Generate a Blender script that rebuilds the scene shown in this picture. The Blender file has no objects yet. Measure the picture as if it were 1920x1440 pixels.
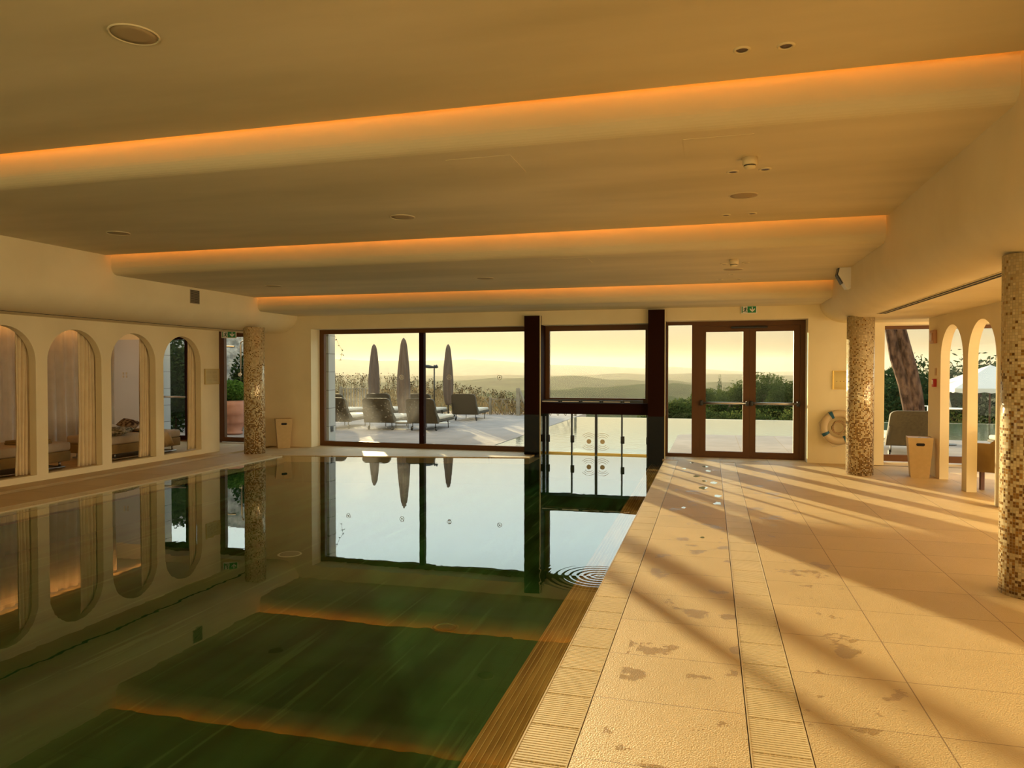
import bpy, bmesh, math, random
from mathutils import Vector, Matrix, Euler
PI = math.pi
C = bpy.context.scene.collection
sc = bpy.context.scene

# ------------------------------------------------------------------ camera
cam = bpy.data.cameras.new('camera'); camo = bpy.data.objects.new('camera', cam); C.objects.link(camo)
cam.sensor_width = 36.0; cam.lens = 36.0*1359/1920; cam.clip_end = 40000; cam.clip_start = 0.05
YAW = math.atan(372/1359); PITCH = -math.atan(26/1359)
camo.location = (0, 0, 1.6); camo.rotation_euler = (PI/2+PITCH, 0, YAW)
sc.camera = camo
# ------------------------------------------------------------------ view
sc.view_settings.view_transform = 'Standard'; sc.view_settings.look = 'None'
sc.view_settings.gamma = 1; sc.view_settings.use_curve_mapping = False
sc.view_settings.exposure = 0.0
sc.cycles.use_denoising = True
sc.cycles.max_bounces = 14; sc.cycles.diffuse_bounces = 8; sc.cycles.transparent_max_bounces = 24
sc.cycles.sample_clamp_indirect = 6.0; sc.cycles.caustics_reflective = True
# ------------------------------------------------------------------ sky
SUN_AZ = math.radians(31.1); SUN_EL = math.radians(6.5)
SUN = Vector((-math.sin(SUN_AZ)*math.cos(SUN_EL), math.cos(SUN_AZ)*math.cos(SUN_EL), math.sin(SUN_EL)))
w = bpy.data.worlds.new('sky'); sc.world = w; w.use_nodes = True
N = w.node_tree.nodes; L = w.node_tree.links; N.clear()
wo = N.new('ShaderNodeOutputWorld'); bg = N.new('ShaderNodeBackground'); tc = N.new('ShaderNodeTexCoord')
sep = N.new('ShaderNodeSeparateXYZ'); L.new(tc.outputs['Generated'], sep.inputs[0])
ramp = N.new('ShaderNodeValToRGB'); cr = ramp.color_ramp
stops = [(0.0, (.28, .25, .16)), (0.495, (.32, .27, .17)), (0.50, (.36, .26, .12)), (0.515, (.47, .35, .17)),
         (0.530, (.62, .53, .34)), (0.548, (.78, .76, .56)), (0.57, (1.15, 1.28, 1.18)), (0.62, (1.7, 2.15, 2.2)), (0.68, (1.55, 2.0, 2.15)), (1.0, (.9, 1.05, 1.2))]
cr.elements[0].position = 0; cr.elements[0].color = (*stops[0][1], 1)
cr.elements[1].position = 1; cr.elements[1].color = (*stops[-1][1], 1)
for p, c in stops[1:-1]:
    e = cr.elements.new(p); e.color = (*c, 1)
mr = N.new('ShaderNodeMath'); mr.operation = 'MULTIPLY_ADD'; mr.inputs[1].default_value = .5; mr.inputs[2].default_value = .5
L.new(sep.outputs['Z'], mr.inputs[0]); L.new(mr.outputs[0], ramp.inputs[0])
dt = N.new('ShaderNodeVectorMath'); dt.operation = 'DOT_PRODUCT'; dt.inputs[1].default_value = SUN
L.new(tc.outputs['Generated'], dt.inputs[0])
gl = N.new('ShaderNodeValToRGB'); L.new(dt.outputs['Value'], gl.inputs[0])
gl.color_ramp.elements[0].position = .80; gl.color_ramp.elements[0].color = (0, 0, 0, 1)
gl.color_ramp.elements[1].position = 1.0; gl.color_ramp.elements[1].color = (.26, .18, .06, 1)
ad = N.new('ShaderNodeMixRGB'); ad.blend_type = 'ADD'; ad.inputs[0].default_value = 1
L.new(ramp.outputs[0], ad.inputs[1]); L.new(gl.outputs[0], ad.inputs[2])
L.new(ad.outputs[0], bg.inputs[0]); bg.inputs[1].default_value = 1.0; L.new(bg.outputs[0], wo.inputs[0])
# ------------------------------------------------------------------ sun
sl = bpy.data.lights.new('low_sun', 'SUN'); sl.energy = 16.8; sl.color = (1.0, .80, .45); sl.angle = math.radians(.8)
so = bpy.data.objects.new('low_sun', sl); C.objects.link(so)
so.rotation_euler = SUN.to_track_quat('Z', 'Y').to_euler()
# ------------------------------------------------------------------ cove lights (LED runs inside the ceiling slots)
XL, XR = -8.3, 1.8
ZB = [3.49, 3.235, 2.97, 2.72]; YE = [4.97, 8.44, 11.92, 13.4]
def area(name, loc, sx, sy, energy, col, rot):
    l = bpy.data.lights.new(name, 'AREA'); l.shape = 'RECTANGLE'; l.size = sx; l.size_y = sy; l.energy = energy; l.color = col
    o = bpy.data.objects.new(name, l); C.objects.link(o); o.location = loc; o.rotation_euler = rot
    return o
for k in range(3):
    area('cove_light', ((XL+XR)/2, YE[k]-.03, ZB[k]+.075), XR-XL-.1, .02, 34, (1, .42, .07), (PI/2, 0, PI))
# added fill lamps at unseen solid walls: behind viewer, beside lounge, behind cabins
area('added_fill_back', (-1.0, -3.95, 1.45), 14, 2.5, 215, (1, .90, .50), (PI/2, 0, 0))
area('added_fill_lounge', (8.15, 4.5, 1.3), 2.2, 15, 560, (1, .86, .62), (0, PI/2, 0))
area('added_fill_cabins', (-13.45, 6.5, 1.5), 2.0, 12, 60, (1, .92, .80), (0, -PI/2, 0))
area('cabin_cove_light', (-11.85, 9.3, 2.56), .03, 7.8, 15, (1, .45, .12), (0, PI*.42, 0))

# ================================================================== helpers
def mat(name, col, rough=.6, metal=0, spec=.5):
    m = bpy.data.materials.new(name); m.use_nodes = True
    b = m.node_tree.nodes['Principled BSDF']
    b.inputs['Base Color'].default_value = (*col, 1); b.inputs['Roughness'].default_value = rough
    b.inputs['Metallic'].default_value = metal; b.inputs['Specular IOR Level'].default_value = spec
    return m
def nn(m, t, **k):
    n = m.node_tree.nodes.new(t)
    for a, v in k.items(): setattr(n, a, v)
    return n
def lk(m, a, b): m.node_tree.links.new(a, b)
def bsdf(m): return m.node_tree.nodes['Principled BSDF']
def noisy(name, c1, c2, scale, rough=.7, bump=0, bscale=None, detail=6, stretch=(1, 1, 1), metal=0, spec=.5, bdist=.01):
    m = mat(name, c1, rough, metal, spec); b = bsdf(m)
    t = nn(m, 'ShaderNodeTexCoord'); mp = nn(m, 'ShaderNodeMapping'); mp.inputs['Scale'].default_value = stretch
    lk(m, t.outputs['Object'], mp.inputs[0])
    n = nn(m, 'ShaderNodeTexNoise'); n.inputs['Scale'].default_value = scale; n.inputs['Detail'].default_value = detail
    lk(m, mp.outputs[0], n.inputs['Vector'])
    r = nn(m, 'ShaderNodeValToRGB'); r.color_ramp.elements[0].position = .35; r.color_ramp.elements[1].position = .65
    r.color_ramp.elements[0].color = (*c1, 1); r.color_ramp.elements[1].color = (*c2, 1)
    lk(m, n.outputs['Fac'], r.inputs[0]); lk(m, r.outputs[0], b.inputs['Base Color'])
    if bump:
        n2 = nn(m, 'ShaderNodeTexNoise'); n2.inputs['Scale'].default_value = bscale or scale; n2.inputs['Detail'].default_value = 5
        lk(m, mp.outputs[0], n2.inputs['Vector'])
        bp = nn(m, 'ShaderNodeBump'); bp.inputs['Strength'].default_value = bump; bp.inputs['Distance'].default_value = bdist
        lk(m, n2.outputs['Fac'], bp.inputs['Height']); lk(m, bp.outputs[0], b.inputs['Normal'])
    return m
def mth(m, op, a, b=None, c=None):
    n = nn(m, 'ShaderNodeMath'); n.operation = op
    for i, v in enumerate((a, b, c)):
        if v is None: continue
        if isinstance(v, (int, float)): n.inputs[i].default_value = v
        else: lk(m, v, n.inputs[i])
    return n.outputs[0]

class MB:
    def __init__(s): s.v = []; s.f = []; s.sm = []
    def add(s, vs, fs, M=None, smooth=False):
        o = len(s.v)
        s.v += [tuple(M @ Vector(p)) if M is not None else tuple(p) for p in vs]
        s.f += [tuple(i+o for i in f) for f in fs]; s.sm += [smooth]*len(fs)
        return s
    def box(s, x0, x1, y0, y1, z0, z1, M=None):
        vs = [(x, y, z) for z in (z0, z1) for y in (y0, y1) for x in (x0, x1)]
        return s.add(vs, [(0, 2, 3, 1), (4, 5, 7, 6), (0, 1, 5, 4), (2, 6, 7, 3), (0, 4, 6, 2), (1, 3, 7, 5)], M)
    def rbox(s, x0, x1, y0, y1, z0, z1, r=.02, seg=3, M=None):
        bm = bmesh.new(); bmesh.ops.create_cube(bm, size=1)
        for v in bm.verts: v.co = Vector(((x0+x1)/2+v.co.x*(x1-x0), (y0+y1)/2+v.co.y*(y1-y0), (z0+z1)/2+v.co.z*(z1-z0)))
        bmesh.ops.bevel(bm, geom=bm.edges[:], offset=r, segments=seg, profile=.5, affect='EDGES')
        bm.verts.index_update()
        s.add([v.co.copy() for v in bm.verts], [tuple(v.index for v in f.verts) for f in bm.faces], M, True); bm.free(); return s
    def lathe(s, prof, seg=24, M=None, smooth=True, cx=0, cy=0, caps=True):
        n = len(prof); vs = []
        for (r, z) in prof:
            for i in range(seg):
                a = 2*PI*i/seg; vs.append((cx+r*math.cos(a), cy+r*math.sin(a), z))
        fs = [(j*seg+i, j*seg+(i+1) % seg, (j+1)*seg+(i+1) % seg, (j+1)*seg+i) for j in range(n-1) for i in range(seg)]
        s.add(vs, fs, M, smooth)
        if caps:
            o = len(s.v)-len(vs)
            s.f += [tuple(o+i for i in reversed(range(seg))), tuple(o+(n-1)*seg+i for i in range(seg))]; s.sm += [False, False]
        return s
    def cyl(s, cx, cy, r, z0, z1, seg=24, M=None): return s.lathe([(r, z0), (r, z1)], seg, M, True, cx, cy)
    def tube(s, pts, r, seg=8, M=None, taper=None):
        pts = [Vector(p) for p in pts]; n = len(pts); vs = []
        for k, p in enumerate(pts):
            d = (pts[min(k+1, n-1)]-pts[max(k-1, 0)]).normalized()
            a = d.cross(Vector((0, 0, 1)) if abs(d.z) < .9 else Vector((1, 0, 0))).normalized(); b = d.cross(a)
            rr = r if taper is None else taper[k]
            vs += [tuple(p+a*rr*math.cos(2*PI*i/seg)+b*rr*math.sin(2*PI*i/seg)) for i in range(seg)]
        fs = [(j*seg+i, j*seg+(i+1) % seg, (j+1)*seg+(i+1) % seg, (j+1)*seg+i) for j in range(n-1) for i in range(seg)]
        fs += [tuple(reversed(range(seg))), tuple((n-1)*seg+i for i in range(seg))]
        return s.add(vs, fs, M, True)
    def prism(s, pts, d, M=None):           # polygon pts (x,z) extruded along y from 0 to d
        n = len(pts); vs = [(x, 0, z) for x, z in pts]+[(x, d, z) for x, z in pts]
        fs = [tuple(range(n)), tuple(reversed(range(n, 2*n)))]+[(i, i+n, (i+1) % n+n, (i+1) % n) for i in range(n)]
        return s.add(vs, fs, M)
    def ring(s, r0, r1, d, a0=0, a1=2*PI, seg=24, M=None):   # flat ring in xz plane, thickness d along y
        vs = []; full = abs(a1-a0-2*PI) < 1e-6; n = seg if full else seg+1
        for i in range(n):
            a = a0+(a1-a0)*i/seg
            for r in (r0, r1):
                for y in (0, d): vs.append((r*math.cos(a), y, r*math.sin(a)))
        fs = []
        for i in range(seg):
            a = 4*i; b = 4*((i+1) % n)
            fs += [(a, b, b+2, a+2), (a+1, a+3, b+3, b+1), (a, a+1, b+1, b), (a+2, b+2, b+3, a+3)]
        return s.add(vs, fs, M)
    def build(s, name, m, parent=None, loc=(0, 0, 0), rotz=0):
        me = bpy.data.meshes.new(name); me.from_pydata(s.v, [], s.f); me.update()
        bm = bmesh.new(); bm.from_mesh(me); bmesh.ops.recalc_face_normals(bm, faces=bm.faces[:]); bm.to_mesh(me); bm.free()
        me.polygons.foreach_set('use_smooth', s.sm); me.materials.append(m)
        o = bpy.data.objects.new(name, me); C.objects.link(o); o.location = loc; o.rotation_euler = (0, 0, rotz)
        if parent: o.parent = parent
        return o
def tag(o, label=None, cat=None, group=None, kind=None):
    if label: o['label'] = label
    if cat: o['category'] = cat
    if group: o['group'] = group
    if kind: o['kind'] = kind
    return o
def empty(name, loc=(0, 0, 0), rz=0, **k):
    o = bpy.data.objects.new(name, None); C.objects.link(o); o.location = loc; o.rotation_euler = (0, 0, rz); o.empty_display_size = .1
    return tag(o, **k)
def struct(mb, name, m, parent=None):
    o = mb.build(name, m, parent)
    if not parent: o['kind'] = 'structure'
    return o
def copy_tree(o, parent=None):
    c = o.copy(); C.objects.link(c); c.parent = parent
    for ch in list(o.children): copy_tree(ch, c)
    return c
def T(x, y, z, rz=0, rx=0, ry=0): return Matrix.Translation((x, y, z)) @ Euler((rx, ry, rz)).to_matrix().to_4x4()

# ================================================================== materials
M_plaster = noisy('lime_plaster', (.76, .64, .39), (.82, .70, .44), 1.3, .75, bump=.25, bscale=3.5, bdist=.02, spec=.3)
M_plaster_c = noisy('ceiling_plaster', (.66, .56, .345), (.79, .67, .43), .9, .8, bump=.2, bscale=2.5, stretch=(.4, 1.6, 1), bdist=.03, spec=.3)
M_white = noisy('white_wall_paint', (.50, .50, .49), (.54, .54, .53), 1, .7)
M_dark = mat('dark_void', (.01, .008, .006), .9)
M_brown = mat('brown_metal', (.115, .045, .009), .5, .0, .3)
M_brown_d = mat('brown_lacquer', (.020, .004, .001), .7, 0, .1)
M_steel = mat('brushed_steel', (.55, .50, .42), .3, 1)
M_black = mat('black_plastic', (.012, .011, .01), .4)
M_blackgl = mat('black_glass', (.006, .004, .002), .03, 0, .08)
M_whitepl = mat('white_plastic', (.80, .76, .68), .4)
M_green = mat('sign_green', (.0, .22, .06), .4)
M_red = mat('red_plastic', (.45, .02, .02), .4)
M_blue = mat('blue_webbing', (.01, .09, .16), .6)
M_linen = noisy('linen_cream', (.70, .56, .33), (.76, .62, .38), 6, .9, bump=.15, bscale=250, bdist=.002)
M_sheer = noisy('white_curtain_fabric', (.66, .60, .52), (.72, .66, .58), 6, .9)
M_olive = noisy('mustard_upholstery', (.30, .19, .06), (.34, .22, .07), 8, .85, bump=.15, bscale=200, bdist=.002)
M_uph = noisy('beige_upholstery', (.55, .45, .31), (.60, .49, .34), 8, .9, bump=.15, bscale=200, bdist=.002)
M_bin = noisy('tan_leatherette', (.52, .36, .15), (.56, .39, .17), 14, .5)
M_brass = mat('brass', (.60, .42, .14), .35, 1)
M_copper = mat('copper_pipe', (.70, .50, .32), .3, 1)
M_terra = noisy('terracotta', (.36, .15, .09), (.44, .21, .14), 5, .8)
M_wood = noisy('dark_wood', (.10, .03, .01), (.14, .05, .02), 5, .5, stretch=(8, 8, 1))
M_canvas = noisy('closed_canvas', (.095, .06, .038), (.135, .088, .058), 3, .95, bump=.4, bscale=9, stretch=(6, 6, .4), bdist=.03)
M_lounge = noisy('lounger_mesh', (.050, .036, .017), (.068, .05, .025), 25, .85)
M_mattress = noisy('lounger_mattress', (.42, .36, .28), (.48, .41, .32), 10, .9)
M_iron = mat('dark_iron', (.05, .04, .03), .5, .6)
M_grey = noisy('weathered_wood', (.20, .16, .11), (.28, .23, .16), 5, .9)
M_rug = mat('cushion_brown', (.12, .07, .035), .9)

def tile_floor(name, c1, c2, lines, rough, wet=True):
    """beige stone tiles; grout lines at given x offsets and a row pitch along y"""
    m = noisy(name, c1, c2, 2.2, rough, bump=.9, bscale=130, bdist=.0045, spec=.35)
    b = bsdf(m); t = nn(m, 'ShaderNodeTexCoord'); s = nn(m, 'ShaderNodeSeparateXYZ'); lk(m, t.outputs['Object'], s.inputs[0])
    x, y = s.outputs['X'], s.outputs['Y']
    def ln(v, off, pitch, wd):
        q = mth(m, 'SUBTRACT', v, off); q = mth(m, 'DIVIDE', q, pitch); q = mth(m, 'ADD', q, .5)
        q = mth(m, 'FRACT', q); q = mth(m, 'SUBTRACT', q, .5); q = mth(m, 'ABSOLUTE', q)
        return mth(m, 'LESS_THAN', q, wd/2/pitch)
    g = mth(m, 'MAXIMUM', ln(x, lines[0], lines[1], .006), ln(y, lines[2], lines[3], .005))
    src = b.inputs['Base Color'].links[0].from_socket
    # per tile tone
    cmb = nn(m, 'ShaderNodeCombineXYZ')
    lk(m, mth(m, 'FLOOR', mth(m, 'DIVIDE', mth(m, 'SUBTRACT', x, lines[0]), lines[1])), cmb.inputs[0])
    lk(m, mth(m, 'FLOOR', mth(m, 'DIVIDE', mth(m, 'SUBTRACT', y, lines[2]), lines[3])), cmb.inputs[1])
    wn = nn(m, 'ShaderNodeTexWhiteNoise'); lk(m, cmb.outputs[0], wn.inputs['Vector'])
    tone = mth(m, 'MULTIPLY_ADD', wn.outputs['Value'], .10, .95)
    mx0 = nn(m, 'ShaderNodeMixRGB', blend_type='MULTIPLY'); mx0.inputs[0].default_value = 1
    lk(m, src, mx0.inputs[1]); lk(m, tone, mx0.inputs[2])
    last = mx0.outputs[0]
    if wet:   # damp footprints and splashes along the walkway
        n3 = nn(m, 'ShaderNodeTexNoise'); n3.inputs['Scale'].default_value = 3.2; n3.inputs['Detail'].default_value = 5; n3.inputs['Roughness'].default_value = .62
        lk(m, t.outputs['Object'], n3.inputs['Vector'])
        thr = mth(m, 'GREATER_THAN', n3.outputs['Fac'], .60)
        # only where people walked: x between -.4 and .9
        zone = mth(m, 'MULTIPLY', mth(m, 'GREATER_THAN', x, -.45), mth(m, 'LESS_THAN', x, .95))
        wet_ = mth(m, 'MULTIPLY', thr, zone)
        mx1 = nn(m, 'ShaderNodeMixRGB', blend_type='MULTIPLY'); mx1.inputs[2].default_value = (.72, .66, .58, 1)
        lk(m, wet_, mx1.inputs[0]); lk(m, last, mx1.inputs[1]); last = mx1.outputs[0]
        rg = mth(m, 'MULTIPLY_ADD', wet_, -.25, rough); lk(m, rg, b.inputs['Roughness'])
    mx = nn(m, 'ShaderNodeMixRGB'); mx.inputs[2].default_value = (.26, .17, .08, 1)
    lk(m, g, mx.inputs[0]); lk(m, last, mx.inputs[1]); lk(m, mx.outputs[0], b.inputs['Base Color'])
    return m
M_floor = tile_floor('beige_floor_tiles', (.56, .41, .20), (.60, .44, .22), (.98, .81, 3.51, .576), .55)
M_deck = tile_floor('terrace_stone', (.30, .26, .235), (.35, .30, .27), (-.3, .9, 15, .9), .9, wet=False)
bsdf(M_deck).inputs['Specular IOR Level'].default_value = .05
M_grate = noisy('ribbed_grate_plastic', (.70, .58, .36), (.76, .63, .40), 4, .45)
M_coping = noisy('coping_stone', (.56, .44, .29), (.62, .49, .32), 3, .5)

def stone_green():
    m = noisy('green_pool_stone', (.016, .055, .014), (.042, .125, .040), 1.6, .9, detail=8, stretch=(2.6, .35, 1), spec=0)
    b = bsdf(m); src = b.inputs['Base Color'].links[0].from_socket
    t = nn(m, 'ShaderNodeTexCoord'); mp = nn(m, 'ShaderNodeMapping'); mp.inputs['Scale'].default_value = (9, .45, 1); mp.inputs['Rotation'].default_value = (0, 0, .06)
    lk(m, t.outputs['Object'], mp.inputs[0]); n = nn(m, 'ShaderNodeTexNoise'); n.inputs['Scale'].default_value = 1.5; n.inputs['Detail'].default_value = 9
    lk(m, mp.outputs[0], n.inputs['Vector'])
    r = nn(m, 'ShaderNodeValToRGB'); r.color_ramp.elements[0].position = .60; r.color_ramp.elements[1].position = .68
    r.color_ramp.elements[0].color = (0, 0, 0, 1); r.color_ramp.elements[1].color = (1, 1, 1, 1); lk(m, n.outputs['Fac'], r.inputs[0])
    mx = nn(m, 'ShaderNodeMixRGB'); mx.inputs[2].default_value = (.11, .22, .085, 1)
    lk(m, mth(m, 'MULTIPLY', r.outputs[0], .6), mx.inputs[0]); lk(m, src, mx.inputs[1])
    bt = nn(m, 'ShaderNodeTexBrick'); bt.inputs['Scale'].default_value = 1; bt.inputs['Mortar Size'].default_value = .004; bt.inputs['Brick Width'].default_value = .9; bt.inputs['Row Height'].default_value = .45
    bt.inputs['Color1'].default_value = (1, 1, 1, 1); bt.inputs['Color2'].default_value = (.86, .88, .86, 1); bt.inputs['Mortar'].default_value = (.75, .75, .75, 1)
    mp2 = nn(m, 'ShaderNodeMapping'); mp2.inputs['Rotation'].default_value = (0, 0, PI/2); lk(m, t.outputs['Object'], mp2.inputs[0]); lk(m, mp2.outputs[0], bt.inputs['Vector'])
    m3 = nn(m, 'ShaderNodeMixRGB', blend_type='MULTIPLY'); m3.inputs[0].default_value = 1
    lk(m, mx.outputs[0], m3.inputs[1]); lk(m, bt.outputs['Color'], m3.inputs[2]); lk(m, m3.outputs[0], b.inputs['Base Color'])
    return m
M_pool = stone_green()
M_bench = noisy('striated_brown_stone', (.26, .13, .038), (.46, .26, .09), 3, .9, detail=8, stretch=(6, .6, 1), spec=0)

def schlick(m, f0):
    g = nn(m, 'ShaderNodeNewGeometry'); d = nn(m, 'ShaderNodeVectorMath', operation='DOT_PRODUCT')
    lk(m, g.outputs['Normal'], d.inputs[0]); lk(m, g.outputs['Incoming'], d.inputs[1])
    c = mth(m, 'SUBTRACT', 1, mth(m, 'ABSOLUTE', d.outputs['Value']))
    return mth(m, 'MULTIPLY_ADD', mth(m, 'POWER', c, 5), 1-f0, f0)
def water(name, ior, tint, wave, wscale, ripple=None):
    m = bpy.data.materials.new(name); m.use_nodes = True; nt = m.node_tree; nt.nodes.clear()
    o = nn(m, 'ShaderNodeOutputMaterial'); tr = nn(m, 'ShaderNodeBsdfTransparent'); tr.inputs[0].default_value = (*tint, 1)
    g = nn(m, 'ShaderNodeBsdfGlossy'); g.inputs['Roughness'].default_value = 0.0; g.inputs[0].default_value = (1, 1, 1, 1)
    fac = schlick(m, ior); mx = nn(m, 'ShaderNodeMixShader')
    t = nn(m, 'ShaderNodeTexCoord'); n = nn(m, 'ShaderNodeTexNoise'); n.inputs['Scale'].default_value = wscale; n.inputs['Detail'].default_value = 3
    lk(m, t.outputs['Object'], n.inputs['Vector'])
    b = nn(m, 'ShaderNodeBump'); b.inputs['Strength'].default_value = 1; b.inputs['Distance'].default_value = wave
    h = n.outputs['Fac']
    if ripple:
        ds = nn(m, 'ShaderNodeVectorMath', operation='DISTANCE'); ds.inputs[1].default_value = ripple; lk(m, t.outputs['Object'], ds.inputs[0])
        d_ = ds.outputs['Value']; fall = nn(m, 'ShaderNodeMapRange'); fall.inputs[1].default_value = .05; fall.inputs[2].default_value = .55; fall.inputs[3].default_value = 1; fall.inputs[4].default_value = 0; lk(m, d_, fall.inputs[0])
        h = mth(m, 'ADD', h, mth(m, 'MULTIPLY', mth(m, 'MULTIPLY', mth(m, 'SINE', mth(m, 'MULTIPLY', d_, 110)), fall.outputs[0]), .45))
    lk(m, h, b.inputs['Height']); lk(m, b.outputs[0], g.inputs['Normal'])
    lk(m, fac, mx.inputs[0]); lk(m, tr.outputs[0], mx.inputs[1]); lk(m, g.outputs[0], mx.inputs[2]); lk(m, mx.outputs[0], o.inputs[0])
    return m
M_water = water('pool_water', .035, (.88, .96, .86), .0006, 2.2, (-.83, 5.62, -.012))
M_water_o = water('outdoor_pool_water', .03, (.75, .92, .88), .003, 7)

def glass(name, dust=0.0):
    m = bpy.data.materials.new(name); m.use_nodes = True; nt = m.node_tree; nt.nodes.clear()
    o = nn(m, 'ShaderNodeOutputMaterial'); tr = nn(m, 'ShaderNodeBsdfTransparent'); tr.inputs[0].default_value = (.97, .98, .96, 1)
    g = nn(m, 'ShaderNodeBsdfGlossy'); g.inputs['Roughness'].default_value = 0.0
    fs = schlick(m, .005)
    mx = nn(m, 'ShaderNodeMixShader'); lk(m, fs, mx.inputs[0]); lk(m, tr.outputs[0], mx.inputs[1]); lk(m, g.outputs[0], mx.inputs[2])
    if dust:
        tl = nn(m, 'ShaderNodeBsdfTranslucent'); tl.inputs[0].default_value = (.9, .85, .75, 1)
        t = nn(m, 'ShaderNodeTexCoord')
        n1 = nn(m, 'ShaderNodeTexNoise'); n1.inputs['Scale'].default_value = 1.1; lk(m, t.outputs['Object'], n1.inputs['Vector'])
        n2 = nn(m, 'ShaderNodeTexVoronoi'); n2.inputs['Scale'].default_value = 16; lk(m, t.outputs['Object'], n2.inputs['Vector'])
        spot = mth(m, 'LESS_THAN', n2.outputs['Distance'], .14)
        zone = nn(m, 'ShaderNodeMapRange'); zone.inputs[1].default_value = .45; zone.inputs[2].default_value = .65; lk(m, n1.outputs['Fac'], zone.inputs[0])
        sx = nn(m, 'ShaderNodeSeparateXYZ'); lk(m, t.outputs['Object'], sx.inputs[0])
        low = nn(m, 'ShaderNodeMapRange'); low.inputs[1].default_value = 1.6; low.inputs[2].default_value = .8; lk(m, sx.outputs['Z'], low.inputs[0])
        film = mth(m, 'MULTIPLY', mth(m, 'MULTIPLY', zone.outputs[0], low.outputs[0]), dust)
        fac = mth(m, 'ADD', film, mth(m, 'MULTIPLY', mth(m, 'MULTIPLY', spot, low.outputs[0]), dust*2))
        m2 = nn(m, 'ShaderNodeMixShader'); lk(m, fac, m2.inputs[0]); lk(m, mx.outputs[0], m2.inputs[1]); lk(m, tl.outputs[0], m2.inputs[2]); mx = m2
    lk(m, mx.outputs[0], o.inputs[0]); return m
M_glass = glass('window_glass'); M_glass_d = glass('dusty_window_glass', .03)

def mosaic(name):
    m = mat(name, (.5, .4, .2), .25); b = bsdf(m)
    t = nn(m, 'ShaderNodeTexCoord'); s = nn(m, 'ShaderNodeSeparateXYZ'); lk(m, t.outputs['Object'], s.inputs[0])
    a = mth(m, 'ARCTAN2', s.outputs['Y'], s.outputs['X'])
    u = mth(m, 'MULTIPLY', a, 60/(2*PI)); v = mth(m, 'DIVIDE', s.outputs['Z'], .0205)
    c = nn(m, 'ShaderNodeCombineXYZ'); lk(m, mth(m, 'FLOOR', u), c.inputs[0]); lk(m, mth(m, 'FLOOR', v), c.inputs[1])
    wn = nn(m, 'ShaderNodeTexWhiteNoise'); lk(m, c.outputs[0], wn.inputs['Vector'])
    sc_ = nn(m, 'ShaderNodeSeparateColor'); lk(m, wn.outputs['Color'], sc_.inputs[0])
    n = nn(m, 'ShaderNodeTexNoise'); n.inputs['Scale'].default_value = .09; lk(m, c.outputs[0], n.inputs['Vector'])
    mr_ = nn(m, 'ShaderNodeMapRange'); mr_.inputs[1].default_value = 0; mr_.inputs[2].default_value = 2.3; mr_.inputs[3].default_value = .62; mr_.inputs[4].default_value = .02
    lk(m, s.outputs['Z'], mr_.inputs[0])
    thr = mth(m, 'ADD', mr_.outputs[0], mth(m, 'MULTIPLY_ADD', n.outputs['Fac'], .5, -.22))
    dark = mth(m, 'LESS_THAN', sc_.outputs[0], thr)
    r1 = nn(m, 'ShaderNodeValToRGB'); r1.color_ramp.elements[0].color = (.58, .45, .24, 1); r1.color_ramp.elements[1].color = (.74, .62, .38, 1); lk(m, sc_.outputs[1], r1.inputs[0])
    r2 = nn(m, 'ShaderNodeValToRGB'); r2.color_ramp.elements[0].color = (.12, .05, .01, 1); r2.color_ramp.elements[1].color = (.40, .22, .05, 1); lk(m, sc_.outputs[1], r2.inputs[0])
    mx = nn(m, 'ShaderNodeMixRGB'); lk(m, dark, mx.inputs[0]); lk(m, r1.outputs[0], mx.inputs[1]); lk(m, r2.outputs[0], mx.inputs[2])
    fu = mth(m, 'ABSOLUTE', mth(m, 'SUBTRACT', mth(m, 'FRACT', u), .5)); fv = mth(m, 'ABSOLUTE', mth(m, 'SUBTRACT', mth(m, 'FRACT', v), .5))
    gr = mth(m, 'GREATER_THAN', mth(m, 'MAXIMUM', fu, fv), .44)
    m3 = nn(m, 'ShaderNodeMixRGB'); m3.inputs[2].default_value = (.34, .27, .16, 1); lk(m, gr, m3.inputs[0]); lk(m, mx.outputs[0], m3.inputs[1])
    lk(m, m3.outputs[0], b.inputs['Base Color'])
    lk(m, mth(m, 'MULTIPLY_ADD', gr, .6, .16), b.inputs['Roughness'])
    lk(m, mth(m, 'MULTIPLY', mth(m, 'SUBTRACT', 1, gr), mth(m, 'MULTIPLY', sc_.outputs[2], .35)), b.inputs['Metallic'])
    # each tile sits at its own slight tilt
    vm = nn(m, 'ShaderNodeVectorMath', operation='SUBTRACT'); lk(m, wn.outputs['Color'], vm.inputs[0]); vm.inputs[1].default_value = (.5, .5, .5)
    vs = nn(m, 'ShaderNodeVectorMath', operation='SCALE'); lk(m, vm.outputs[0], vs.inputs[0]); vs.inputs['Scale'].default_value = .13
    ge = nn(m, 'ShaderNodeNewGeometry'); va = nn(m, 'ShaderNodeVectorMath', operation='ADD'); lk(m, ge.outputs['Normal'], va.inputs[0]); lk(m, vs.outputs[0], va.inputs[1])
    vn = nn(m, 'ShaderNodeVectorMath', operation='NORMALIZE'); lk(m, va.outputs[0], vn.inputs[0]); lk(m, vn.outputs[0], b.inputs['Normal'])
    return m
M_mosaic = mosaic('gold_glass_mosaic')

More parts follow.
